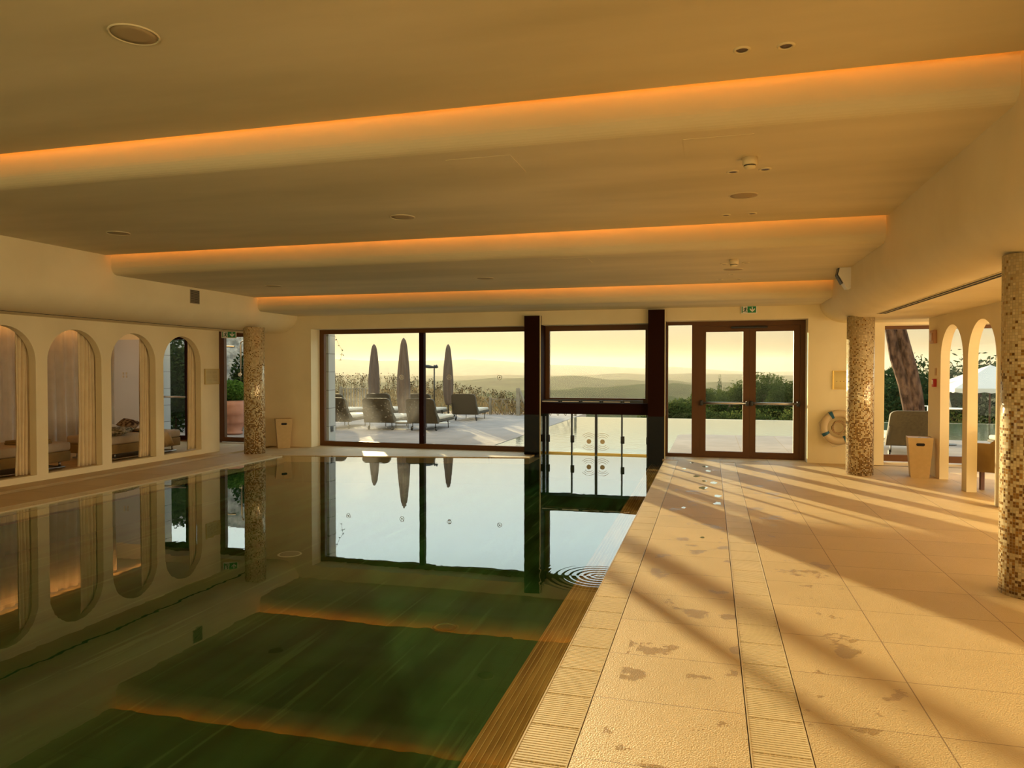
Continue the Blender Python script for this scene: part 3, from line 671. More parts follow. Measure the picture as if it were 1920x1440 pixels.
# towel bins
def bin_(loc, rz, label):
    t = empty('towel_bin', loc, rz, label=label, cat='bin')
    wt, wb, h = .165, .12, .60; a = MB()
    q = lambda w_, z, i=0: [(-w_+i, -w_+i, z), (w_-i, -w_+i, z), (w_-i, w_-i, z), (-w_+i, w_-i, z)]
    vs = q(wb, 0)+q(wt, h)+q(wt, h, .012)+q(wb, .02, .012)
    fs = [(3, 2, 1, 0)]+[(i, (i+1) % 4, (i+1) % 4+4, i+4) for i in range(4)]+[(i+4, (i+1) % 4+4, (i+1) % 4+8, i+8) for i in range(4)]+[(i+8, (i+1) % 4+8, (i+1) % 4+12, i+12) for i in range(4)]+[(12, 13, 14, 15)]
    a.add(vs, fs); a.build('body', M_bin, t)
    MB().box(-wt+.014, wt-.014, -wt+.014, wt-.014, h-.02, h-.006).build('lid', M_bin, t)
    MB().ring(0, .02, .001, seg=16, M=T(0, 0, h-.005, rx=PI/2)).build('lid_hole', M_dark, t)
    pts = [(-.035-.022*math.sin(k*PI/8), .022*math.cos(k*PI/8)) for k in range(9)]+[(.035+.022*math.sin(k*PI/8), -.022*math.cos(k*PI/8)) for k in range(9)]
    yy = -(wb+(wt-wb)*.5/.6)-.002
    MB().prism(pts, .004, T(0, yy-.001, .50, rx=-.075)).build('handle_slot', M_dark, t)
    return t
bin_((3.02, 12.05, 0), math.radians(-8), 'tan square towel bin with hand slot beside the right arcade')
bin_((-8.50, 13.17, 0), math.radians(38), 'tan square bin with hand slot beside the left mosaic column')
# armchair in the right lounge
ac = empty('armchair', (3.86, 10.75, 0), math.radians(100), label='mustard armchair with dark wooden legs seen through the right arch', cat='armchair')
a = MB(); a.prism([(-.34, .30), (.30, .24), (.40, .30), (.36, .62), (.02, .64), (-.30, .80), (-.40, .78)], .06, T(0, -.36, 0)); a.build('arm', M_olive, ac)
a = MB(); a.prism([(-.34, .30), (.30, .24), (.40, .30), (.36, .62), (.02, .64), (-.30, .80), (-.40, .78)], .06, T(0, .30, 0)); a.build('arm', M_olive, ac)
MB().rbox(-.32, .38, -.30, .30, .26, .46, .04).build('seat', M_olive, ac); MB().rbox(-.43, -.30, -.36, .36, .28, .84, .04).build('backrest', M_olive, ac)
for (x, y) in ((-.3, -.3), (.3, -.3), (-.3, .3), (.3, .3)): MB().prism([(x-.022, 0), (x+.022, 0), (x+.025, .27), (x-.025, .27)], .045, T(0, y-.022, 0)).build('leg', M_wood, ac)
# light switches on the cabin wall
sw = empty('light_switch', (-12.68, YW, 1.48), label='pair of small light switches on the white cabin wall', cat='light switch')
for x in (-.06, .03):
    for z in (-.05, .02): MB().rbox(x, x+.035, -.01, 0, z, z+.05, .003).build('switch_plate', M_uph, sw)

# curtains
def curtain(y0, y1, x, z0, z1, folds, amp, m, name, label, cat, grp, flare=0, tie=0, seed=1, w_top=None):
    rnd = random.Random(seed); nz, ny = 26, folds*8; vs = []; fs = []
    ph = [rnd.uniform(-.6, .6) for _ in range(folds+2)]
    for j in range(nz+1):
        t = j/nz; z = z0+(z1-z0)*t
        a0, a1 = y0, y1
        wdt = (1-t)
        a0 = y0-flare*(wdt**2)
        if w_top: a0 = y0+(w_top)*max(0, t-.45)**1.5*-1 if w_top < 0 else y0+w_top*(t**2)
        for i in range(ny+1):
            s = i/ny; y = a0+(a1-a0)*s
            q = s*folds*2*PI+ph[int(s*folds)]*.5
            xx = x+amp*math.sin(q)*(.75+.35*wdt)+.3*amp*math.sin(2.3*q+t*2)
            vs.append((xx, y+.012*math.sin(t*5+s*9), z))
    n = ny+1
    for j in range(nz):
        for i in range(ny): fs.append((j*n+i, j*n+i+1, (j+1)*n+i+1, (j+1)*n+i))
    a = MB(); a.add(vs, fs, smooth=True); o = a.build(name, m); o.location = (0, 0, 0)
    sm = o.modifiers.new('thick', 'SOLIDIFY'); sm.thickness = .004
    return tag(o, label, cat, grp)
order = ['farthest', 'third', 'second', 'nearest']
for k in range(7):
    u, v = LOP[k]
    lb = ['cream arch curtain gathered in the farthest arch, beside the notice board', 'cream arch curtain gathered in the arch with the patterned cushion', 'wide cream arch curtain gathered in the arch with the folded blanket', 'cream arch curtain gathered in the leftmost arch seen'][k] if k < 4 else 'cream arch curtain in an arch beyond the left picture edge'
    wd = [.22, .26, .36, .25][k] if k < 4 else .26
    o = curtain(v-wd+.09, v+.07, -9.53, .095, 2.3, 5, .03, M_linen, 'arch_curtain', lb, 'curtain', 'cream curtains tied beside the arches', flare=.04, seed=k+3)
for k in (0, 1):
    u, v = LOP[k]
    curtain(u-.25, u+.0, -9.56, .095, 2.3, 4, .025, M_linen, 'arch_curtain', ['cream curtain edge behind the left jamb of the farthest arch', 'cream curtain edge behind the left jamb of the cushion arch'][k], 'curtain', 'cream curtains tied beside the arches', flare=-.08, seed=k+20)
curtain(5.0, 12.45, -12.05, .03, 2.6, 34, .05, M_sheer, 'back_curtain', 'pale pleated curtain closing the back of the cabins', 'curtain', None, seed=9)
# daybeds
def daybed(y0, y1, label):
    t = empty('daybed', (-10.1, (y0+y1)/2, 0), label=label, cat='daybed', group='daybeds behind the arcade'); h = (y1-y0)/2
    MB().rbox(-1.0, 0, -h, h, .12, .285, .02).build('base', M_olive, t)
    MB().rbox(-1.0, .01, -h, h, .285, .43, .045, 4).build('mattress', M_uph, t)
    a = MB(); a.tube([(-.95, -h+.1, .03), (-.03, -h+.1, .03), (-.03, h-.1, .03), (-.95, h-.1, .03), (-.95, -h+.1, .03)], .012, 8); a.build('runner', M_steel, t)
    for (x, y) in ((-.9, -h+.15), (-.08, -h+.15), (-.9, h-.15), (-.08, h-.15)): MB().cyl(x, y, .018, .03, .13, 10).build('leg', M_steel, t)
    return t
daybed(7.5, 9.53, 'mustard and beige daybed with folded blanket, seen through the second arch')
daybed(10.36, 12.08, 'beige daybed with cushion and brown throw behind the two farthest arches')
daybed(4.6, 6.7, 'beige daybed beyond the left picture edge behind the arcade')
def cushion(name, loc, sx, sy, sz, rot, m, label, cat):
    bm = bmesh.new(); bmesh.ops.create_grid(bm, x_segments=14, y_segments=14, size=1); vs = []; n = len(bm.verts); a = MB()
    top = []; P = [(v.co.x, v.co.y) for v in bm.verts]; F = [tuple(v.index for v in f_.verts) for f_ in bm.faces]; bm.free()
    def hgt(x, y): return max(0, (1-abs(x)**3.0))**.55*max(0, (1-abs(y)**3.0))**.55
    a.add([(x*sx*(1-.06*(abs(y) < .7)), y*sy*(1-.06*(abs(x) < .7)), sz*hgt(x, y)) for x, y in P], F, smooth=True)
    a.add([(x*sx*(1-.06*(abs(y) < .7)), y*sy*(1-.06*(abs(x) < .7)), -sz*hgt(x, y)) for x, y in P], [tuple(reversed(f_)) for f_ in F], smooth=True)
    o = a.build(name, m); o.location = loc; o.rotation_euler = rot; return tag(o, label, cat)
M_pat = noisy('leaf_pattern', (.07, .08, .04), (.55, .50, .34), 22, .9, detail=1)
cushion('patterned_cushion', (-10.32, 10.62, .50), .28, .28, .075, (.06, -.05, .4), M_pat, 'green and cream patterned cushion lying on the daybed', 'cushion')
cushion('white_cushion', (-10.55, 10.62, .56), .26, .26, .06, (.2, .3, .3), M_whitepl, 'white cushion behind the patterned cushion on the daybed', 'cushion')
def throw(pts, wd, m, name, label, cat, seed=1):
    rnd = random.Random(seed); a = MB(); vs = []; fs = []; n = len(pts); k = 9
    for i, (p, d) in enumerate(pts):
        for j in range(k):
            s = j/(k-1)-.5; vs.append((p[0]+d[0]*s*wd+rnd.uniform(-.006, .006), p[1]+d[1]*s*wd, p[2]+.012*math.sin(j*2.2+i*.7)))
    for i in range(n-1):
        for j in range(k-1): fs.append((i*k+j, i*k+j+1, (i+1)*k+j+1, (i+1)*k+j))
    a.add(vs, fs, smooth=True); o = a.build(name, m); s_ = o.modifiers.new('thick', 'SOLIDIFY'); s_.thickness = .02
    return tag(o, label, cat)
dv = (0, 1, 0)
throw([((-10.95, 11.55, .46), dv), ((-10.6, 11.52, .47), dv), ((-10.3, 11.5, .465), dv), ((-10.1, 11.52, .455), dv), ((-10.055, 11.55, .40), dv), ((-10.045, 11.58, .30), dv), ((-10.05, 11.66, .16), dv)], .34, M_bin, 'throw_blanket', 'brown throw hanging over the edge of the farther daybed', 'blanket')
cushion('brown_cushion', (-10.7, 11.35, .55), .18, .16, .10, (.5, .2, .2), noisy('brown_pattern', (.05, .02, .01), (.35, .25, .15), 20, .9, detail=0), 'dark brown patterned cushion standing on the farther daybed', 'cushion')
a = MB(); a.rbox(-.26, .26, -.2, .2, 0, .035, .015); a.rbox(-.255, .25, -.195, .19, .033, .065, .015)
o = a.build('folded_blanket', M_olive); o.location = (-10.40, 9.02, .43); tag(o, 'folded mustard blanket on the end of the nearer daybed', 'blanket')

# ================================================================== outdoors
dk = MB(); dk.box(-18, -4.5, 13.95, 27, -.35, -.02); dk.box(-16, -3.4, 13.95, 14.35, -.35, -.02)
# deck in front of the door with a rounded corner
pts = [(-.78, 13.95), (8.6, 13.95), (8.6, 18.85)]+[(-.33-.45*math.sin(a_*PI/16), 18.4+.45*math.cos(a_*PI/16)) for a_ in range(9)]
n = len(pts); dk.add([(x, y, z) for z in (-.35, -.02) for x, y in pts], [tuple(range(n)), tuple(range(n, 2*n))]+[(i, (i+1) % n, (i+1) % n+n, i+n) for i in range(n)])
dk.box(8.6, 24, 13.95, 19.5, -.35, -.02); dk.box(8.6, 24, 19.5, 27, -1.6, -1.5)
dk.box(-3.4, -.78, 13.95, 14.0, -.35, -.02)
struct(dk, 'terrace_floor', M_deck)
pf = MB(); pf.box(-4.5, 9, 13.9, 25, -1.2, -1.1); struct(pf, 'outdoor_pool_floor', noisy('outdoor_pool_stone', (.14, .20, .16), (.20, .26, .20), 2, .8))
wv = MB(); wv.box(-4.5, 8.6, 13.96, 24.9, -.05, -.028)
wv = MB(); wv.add([(-4.5, 13.9, -.028), (8.6, 13.9, -.028), (8.6, 24.9, -.028), (-4.5, 24.9, -.028)], [(0, 1, 2, 3)])
tag(wv.build('outdoor_pool_water', M_water_o), kind='structure', label='pale rippled water of the outdoor infinity pool')
ed = MB(); ed.box(-4.5, 8.6, 24.9, 25.15, -1.6, -.04); struct(ed, 'trim_infinity_edge', M_coping)
# stone return beside window 1 and left rough wall
st = MB(); st.box(-8.7, -7.9, 13.96, 14.24, -.02, 3.2); struct(st, 'wall_outdoor_pier', M_stone)
ot = empty('outdoor_socket', (-7.9, 14.08, .33), label='small dark outdoor socket low on the stone pier', cat='socket'); MB().rbox(0, .02, -.05, .05, -.06, .06, .005).build('cover', M_black, ot)
st = MB(); st.box(-12.7, -12.32, 13.96, 14.4, -.02, 3.0); struct(st, 'wall_outdoor_quoin', M_stone)
st = MB(); st.box(-16, -10.4, 17.3, 17.8, -.02, 2.75); struct(st, 'wall_garden_stone', M_rough)
# sun loungers
def lounger():
    t = empty('sun_lounger')
    # shell of the back: wide rounded panel leaning back, with side wings
    def panel(w0, w1, z0, z1, y0, y1, th, r):
        a = MB(); pts = []; 
        c = [(-w0, 0), (w0, 0), (w1, 1), (-w1, 1)]
        out = []
        out += [(-w0, 0), (w0, 0)]
        for k in range(7): an = k*PI/12; out.append((w1-r+r*math.cos(an), 1-r+r*math.sin(an)))
        for k in range(7): an = PI/2+k*PI/12; out.append((-w1+r+r*math.cos(an), 1-r+r*math.sin(an)))
        n = len(out); vs = []
        for off in (0, th):
            for (x, s) in out: vs.append((x, y0+(y1-y0)*s+off, z0+(z1-z0)*s))
        a.add(vs, [tuple(range(n)), tuple(reversed(range(n, 2*n)))]+[(i, (i+1) % n, (i+1) % n+n, i+n) for i in range(n)]); return a
    panel(.43, .39, .20, .87, .0, -.26, .10, .13).build('backrest', M_lounge, t)
    panel(.33, .30, .30, .83, .09, -.15, .05, .10).build('back_cushion', M_mattress, t)
    for s in (-1, 1):
        a = MB(); a.prism([(0, 0), (.30, .02), (.24, .08), (-.12, .36), (-.20, .36)], .035); M = T(s*.385-.0175, 0, .22) @ Matrix(((0, 1, 0, 0), (1, 0, 0, 0), (0, 0, 1, 0), (0, 0, 0, 1)))
        b_ = MB(); b_.add([tuple(M @ Vector(v)) for v in a.v], a.f); b_.build('side_wing', M_lounge, t)
    MB().rbox(-.36, .36, .05, 1.75, .22, .27, .015).build('base_panel', M_lounge, t)
    MB().rbox(-.34, .34, .08, 1.74, .27, .36, .035, 3).build('mattress', M_mattress, t)
    a = MB(); a.tube([(-.34, .0, .215), (-.34, 1.7, .215), (.34, 1.7, .215), (.34, .0, .215), (-.34, 0, .215)], .012, 8); a.build('frame', M_iron, t)
    for s in (-1, 1):
        MB().tube([(s*.32, 1.25, .215), (s*.32, 1.25, 0)], .011, 8).build('leg', M_iron, t)
        lg = MB().tube([(s*.32, .12, .215), (s*.32, .12, .06)], .011, 8).build('leg', M_iron, t)
        w_ = MB(); w_.cyl(0, 0, .055, -.015, .015, 20); o_ = w_.build('wheel', M_black, lg); o_.location = (s*.345, .12, .055); o_.rotation_euler = (0, PI/2, 0)
    return t
lo = lounger(); H = math.radians(3)
for i, (x, y, rz, lb) in enumerate((
    (-8.62, 17.9, H, 'lounger seen from behind, second from the stone pier in the front row'),
    (-7.38, 17.95, H, 'lounger seen from behind, standing behind the window mullion'),
    (-9.95, 17.95, H, 'lounger half hidden by the stone pier, front row'),
    (-7.55, 21.9, H, 'lounger standing alone at the right, nearest the criss-cross railing'),
    (-8.95, 21.6, H, 'lounger in the back row just left of the rightmost closed parasol'),
    (-10.35, 21.6, H, 'lounger in the back row behind the tallest closed parasol'),
    (-11.65, 20.9, H, 'lounger in the back row below the wooden balustrade'),
    (3.62, 15.0, math.radians(-2), 'lounger close behind the tall narrow window right of the column'))):
    t = lo if i == 0 else copy_tree(lo)
    t.location = (x, y, -.02); t.rotation_euler = (0, 0, rz); t['label'] = lb; t['category'] = 'sun lounger'; t['group'] = 'upholstered sun loungers on the terrace'
l2 = copy_tree(lo); l2.location = (7.0, 15.9, -.02); l2.rotation_euler = (0, 0, math.radians(95)); l2['label'] = 'pale lounger end seen through the right arch by the pool'; l2['category'] = 'sun lounger'
# side tables
stb = None
for (x, y, lb) in ((-8.15, 18.35, 'low white side table between the two front-row loungers'), (-7.95, 20.9, 'low white side table before the back-row loungers')):
    if stb is None:
        stb = empty('side_table'); t = stb
        MB().rbox(-.22, .22, -.22, .22, .20, .225, .006).build('table_top', M_whitepl, t); MB().rbox(-.2, .2, -.2, .2, 0, .02, .005).build('base', M_whitepl, t)
        for s in (-1, 1): MB().tube([(s*.18, 0, .02), (s*.18, 0, .2)], .01, 8).build('leg', M_iron, t)
    else: t = copy_tree(stb)
    t.location = (x, y, -.02); t['label'] = lb; t['category'] = 'side table'
a = empty('bottle_tray', (-7.95, 20.9, .205), label='small tray with bottles on the side table by the back-row loungers', cat='tray')
MB().rbox(-.12, .12, -.08, .08, 0, .012, .003).build('tray', M_black, a)
for i, (x, h) in enumerate(((-.07, .14), (-.01, .18), (.06, .12))): MB().lathe([(.018, .012), (.018, h*.7), (.008, h*.85), (.008, h)], 12).build('bottle', M_blackgl, a)
# wet splashes on the tiles by the door
sp_ = MB(); rnd = random.Random(6)
for (x, y, q) in ((-.08, 12.41, .07), (-.3, 12.85, .05), (-.03, 11.89, .07), (-.2, 11.25, .07), (-.08, 10.79, .05), (.05, 10.67, .07), (-.08, 10.15, .08), (.09, 9.55, .07), (-.29, 8.63, .035), (.09, 9.01, .06), (-.07, 7.13, .03), (-.40, 12.07, .05)):
    n = 14; vs = [(x+q*rnd.uniform(.5, 1)*math.cos(2*PI*i/n)*.9, y+q*2.0*rnd.uniform(.5, 1)*math.sin(2*PI*i/n), .0012) for i in range(n)]
    sp_.add(vs, [tuple(range(n))])
tag(sp_.build('wet_splashes', M_water_o), 'small shiny wet splashes on the tiles before the doors', 'water splashes', kind='stuff')
# closed parasols
def parasol(x, y, rad, top, bot, label, seed):
    t = empty('closed_parasol', (x, y, -.02), label=label, cat='parasol'); rnd = random.Random(seed)
    prof = [(0, .45), (.06, .72), (.2, .95), (.4, 1.0), (.6, .88), (.8, .66), (.92, .48), (.97, .32), (1, .05)]
    a = MB(); seg = 40; vs = []; nz = 36
    for j in range(nz+1):
        s = j/nz
        for k in range(len(prof)-1):
            if prof[k][0] <= s <= prof[k+1][0]:
                q = (s-prof[k][0])/(prof[k+1][0]-prof[k][0]); r = prof[k][1]*(1-q)+prof[k+1][1]*q; break
        for i in range(seg):
            an = 2*PI*i/seg; rr = rad*r*(1+.10*math.cos(8*an+seed+s*1.5)+.03*math.sin(3*an+s*7))
            vs.append((rr*math.cos(an), rr*math.sin(an), bot+(top-bot)*s))
    fs = [(j*seg+i, j*seg+(i+1) % seg, (j+1)*seg+(i+1) % seg, (j+1)*seg+i) for j in range(nz) for i in range(seg)]+[tuple(nz*seg+i for i in range(seg)), tuple(reversed(range(seg)))]
    a.add(vs, fs, smooth=True); a.build('folded_canopy', M_canvas, t)
    MB().cyl(0, 0, .022, 0, bot+.3, 12).build('pole', M_iron, t)
    MB().cyl(0, 0, .26, 0, .06, 28).build('base', M_iron, t)
    a = MB(); a.lathe([(rad*.93, bot+(top-bot)*.5), (rad*.93, bot+(top-bot)*.52)], 32, caps=False); a.build('strap', M_canvas, t)
parasol(-11.6, 23.7, .185, 2.55, .42, 'slim closed brown parasol, leftmost of the three', 1)
parasol(-9.0, 20.4, .19, 2.60, .10, 'tallest closed brown parasol, left of the mullion', 2)
parasol(-8.86, 23.9, .175, 2.53, .40, 'closed brown parasol right of the mullion, behind the lamp post', 5)
# garden spotlight post
t = empty('garden_lamp', (-9.42, 24, -.02), label='thin garden lamp post with two small heads between parasols', cat='garden lamp')
MB().cyl(0, 0, .025, 0, 1.80, 10).build('pole', M_iron, t)
for s in (-1, .35): MB().tube([(0, 0, 1.72), (s*.18, 0, 1.74), (s*.34, 0, 1.76)], .05, 10, taper=[.03, .06, .06]).build('lamp_head', M_black, t)
# railings
def rail(x0, y0, x1, y1, h, cross, label, m):
    L_ = math.hypot(x1-x0, y1-y0); t = empty('terrace_railing', (x0, y0, -.02), math.atan2(y1-y0, x1-x0), label=label, cat='railing')
    MB().box(0, L_, -.02, .02, h-.03, h).build('top_rail', m, t)
    rnd = random.Random(4); a = MB()
    if cross:
        n = int(L_/.28)
        for k in range(n):
            x = .28*k; a.tube([(x, 0, 0), (x+rnd.uniform(.1, .4), 0, h-.02)], .012, 6); a.tube([(x+.28, 0, 0), (x+rnd.uniform(-.25, .05), 0, h-.02)], .012, 6)
    else:
        for k in range(int(L_/.12)): a.box(.12*k+.03, .12*k+.07, -.015, .015, .05, h-.03)
    a.build('crossed_rods' if cross else 'balusters', m, t)
    for x in (0, L_): MB().box(x-.04, x+.04, -.04, .04, 0, h+.05).build('post', m, t)
rail(-7.75, 25.3, -4.6, 25.3, .58, True, 'low railing of criss-crossed rods at the terrace end', M_grey)
rail(-13.3, 24.4, -12.1, 24.4, .95, False, 'wooden balustrade behind the leftmost lounger', M_grey)
t = empty('handrail_post', (-6.62, 25.0, -.02), label='leaning A-shaped wooden post beside the criss-cross railing', cat='post')
MB().box(-.06, .06, -.05, .05, 0, .98).build('upright', M_grey, t); MB().tube([(.02, 0, .98), (.42, 0, .0)], .045, 6).build('brace', M_grey, t)
rail(6.0, 25.6, 6.75, 25.6, .5, False, 'short white slatted fence beyond the pool on the right', M_whitepl)
# foliage tools
def leaf_mat(name, c1, c2, tr=.35):
    m = bpy.data.materials.new(name); m.use_nodes = True; nt = m.node_tree; nt.nodes.clear()
    o = nn(m, 'ShaderNodeOutputMaterial'); d = nn(m, 'ShaderNodeBsdfDiffuse'); t = nn(m, 'ShaderNodeBsdfTranslucent'); mx = nn(m, 'ShaderNodeMixShader'); mx.inputs[0].default_value = tr
    g = nn(m, 'ShaderNodeNewGeometry'); r = nn(m, 'ShaderNodeValToRGB'); r.color_ramp.elements[0].color = (*c1, 1); r.color_ramp.elements[1].color = (*c2, 1)
    lk(m, g.outputs['Random Per Island'], r.inputs[0]); lk(m, r.outputs[0], d.inputs[0]); lk(m, r.outputs[0], t.inputs[0])
    lk(m, d.outputs[0], mx.inputs[1]); lk(m, t.outputs[0], mx.inputs[2]); lk(m, mx.outputs[0], o.inputs[0]); return m
M_leaf = leaf_mat('oak_leaves', (.030, .045, .012), (.085, .10, .025)); M_leaf2 = leaf_mat('hedge_leaves', (.012, .030, .012), (.04, .06, .02), .2)
M_leaf3 = leaf_mat('yellow_green_leaves', (.16, .16, .02), (.34, .30, .05)); M_fern = leaf_mat('bright_fern', (.035, .085, .012), (.11, .20, .04))
M_dry = leaf_mat('dry_flower_heads', (.06, .04, .02), (.12, .08, .04), .1); M_stem = leaf_mat('dry_stems', (.22, .15, .07), (.36, .26, .13), .2)
M_bark = noisy('pine_bark', (.035, .018, .012), (.17, .095, .06), 11, .95, bump=1, bscale=22, stretch=(1, 1, .4), bdist=.08, spec=.1)
def leaves(a, cx, cy, cz, rx, ry, rz, n, s, rnd, shell=.55):
    for _ in range(n):
        while True:
            u = Vector((rnd.uniform(-1, 1), rnd.uniform(-1, 1), rnd.uniform(-1, 1)))
            if u.length < 1 and u.length > .05: break
        u = u.normalized()*(shell+(1-shell)*rnd.random())
        p = Vector((cx+u.x*rx, cy+u.y*ry, cz+u.z*rz))
        d1 = Vector((rnd.gauss(0, 1), rnd.gauss(0, 1), rnd.gauss(0, 1))).normalized(); d2 = d1.orthogonal().normalized()
        q = s*rnd.uniform(.6, 1.3)
        a.add([p-d1*q, p-d2*q*.45, p+d1*q, p+d2*q*.45], [(0, 1, 2, 3)])
def tree(x, y, z0, zt, r, n, s, m, name, label, cat, seed, trunk=True, group=None, squash=1, blobs=7):
    rnd = random.Random(seed); t = empty(name, (x, y, z0), label=label, cat=cat, group=group); h = zt-z0; a = MB()
    for k in range(blobs):
        an = rnd.uniform(0, 2*PI); q = rnd.uniform(.15, .62)*r; zz = h*(rnd.uniform(.45, .86) if trunk else rnd.uniform(.2, .8)); rr = r*rnd.uniform(.38, .6)
        zz = min(zz, h-rr*.8*squash)
        leaves(a, q*math.cos(an), q*math.sin(an), zz, rr, rr, rr*.8*squash, n//blobs, s, rnd)
    leaves(a, 0, 0, h*.55, r*.8, r*.8, h*.44, n//3, s, rnd, .3)
    a.build('foliage', m, t)
    b_ = MB(); b_.tube([(0, 0, 0), (.05*r, 0, h*.3), (0, .05*r, h*.6)], .07*h*.3, 8, taper=[.05*h, .04*h, .02*h])
    for k in range(4):
        an = k*1.6; b_.tube([(0, 0, h*.4), (r*.4*math.cos(an), r*.4*math.sin(an), h*.7)], .02*h, 6, taper=[.025*h, .008*h])
    b_.build('trunk', M_bark, t); return t
k_ = 0
for (px, y, top, r) in ((1318, 46, .70, 1.0), (1335, 52, .45, 1.3), (1352, 50, .75, 1.5), (1372, 54, .95, 1.7), (1392, 56, 1.25, 1.6), (1412, 54, 1.45, 1.6), (1432, 52, 1.6, 1.7), (1452, 56, 1.45, 1.8),
                        (1470, 50, 1.25, 1.6), (1490, 52, 1.2, 1.7), (1508, 50, 1.3, 1.8), (1275, 40, .15, 1.2), (1255, 38, .2, 1.1), (1300, 42, -.2, 1.3), (1240, 40, -.1, 1.2), (1330, 38, -.5, 1.3), (1368, 38, -.4, 1.4), (1405, 38, -.3, 1.4), (1440, 37, -.2, 1.4), (1478, 36, -.2, 1.4), (1510, 37, -.1, 1.5), (1290, 36, -.7, 1.2)):
    th = math.atan((px-960)/1359)-YAW; x = y*math.tan(th)
    tree(x, y, -3.8 if y > 44 else -3.3, top, r, 2600, .085, M_leaf, 'oak_tree' if y > 44 else 'evergreen_bush',
         ('dark oak tree on the slope beyond the pool, seen through the double door' if y > 44 else 'dense bush just beyond the infinity edge, seen through the door panes'), 'tree' if y > 44 else 'bush', 100+k_, group='wood seen through the double door')
    k_ += 1
# slim cypress in the wood
t = empty('cypress', (60*math.tan(math.atan((1349-960)/1359)-YAW), 60, -3.5), label='slim dark cypress rising from the wood in the left door pane', cat='tree')
a = MB(); leaves(a, 0, 0, 2.3, .25, .25, 2.6, 900, .07, random.Random(5), .3); a.build('foliage', M_leaf2, t); MB().cyl(0, 0, .06, 0, 1, 8).build('trunk', M_bark, t)
# wood on the right behind the umbrella
k_ = 0
for (x, y, top, r) in ((8.2, 33, 2.4, 2.2), (10.0, 34, 2.7, 2.3), (12.2, 33, 2.9, 2.4), (14.4, 34, 3.2, 2.5), (16.8, 34, 3.2, 2.6), (19.3, 34, 3.5, 2.7), (22.3, 34, 3.8, 2.9), (7.2, 31, 2.0, 1.6), (13.5, 31, 1.6, 1.6), (16, 31, 1.8, 1.6), (19, 31, 2.0, 1.7)):
    tree(x, y, -3.2, top, r, 3200, .10, M_leaf2, 'dense_tree', 'dark dense tree in the row behind the cream umbrella on the right', 'tree', 300+k_, group='dark trees behind the cream umbrella'); k_ += 1
for (x, y) in ((7.35, 25.9), (7.95, 25.6), (8.7, 25.8)):
    tree(x, y, -1.5, .55, .5, 700, .05, M_leaf, 'garden_shrub', 'small leafy shrub below the cream umbrella', 'shrub', 500+int(x), trunk=False, group='shrubs below the cream umbrella')
# big pine trunk
t = empty('pine_tree', (4.50, 18.4, -.02), label='thick leaning pine trunk with forked bark in the narrow right window', cat='tree')
MB().tube([(.05, 0, 0), (.03, 0, .5), (-.03, 0, 1.1), (-.14, 0, 1.7), (-.27, 0, 2.3), (-.40, 0, 2.9), (-.55, 0, 4.0)], .3, 20, taper=[.26, .21, .195, .18, .15, .13, .10]).build('trunk', M_bark, t)
MB().tube([(-.10, -.12, .1), (-.14, -.12, .7), (-.25, -.10, 1.3), (-.42, -.08, 1.9), (-.52, -.06, 2.5), (-.62, 0, 3.1), (-.7, 0, 4.0)], .2, 18, taper=[.13, .12, .12, .12, .11, .10, .08]).build('second_stem', M_bark, t)
rnd = random.Random(8); a = MB()
for k in range(15):
    cx = rnd.uniform(-4.2, -.2); leaves(a, cx, rnd.uniform(-1.5, 1.0), 3.55+rnd.uniform(-.05, .5)+.0*abs(cx), .6, .6, .30, 420, .09, rnd, .2)
# lowest sprays that dip into the top of the door panes
for (dx, dy, dz) in ((-4.22, -1.0, 3.02), (-4.02, -1.1, 3.03), (-3.6, -1.0, 3.04), (-3.35, -1.0, 3.05)): leaves(a, dx, dy, dz, .16, .16, .075, 130, .06, rnd, .1)
a.build('needles', M_leaf2, t)
b_ = MB(); b_.tube([(-.55, 0, 3.6), (-1.6, -.4, 3.8), (-3.0, -.8, 3.55), (-4.2, -1.0, 3.25)], .06, 8, taper=[.10, .08, .05, .015]); b_.build('branch', M_bark, t)
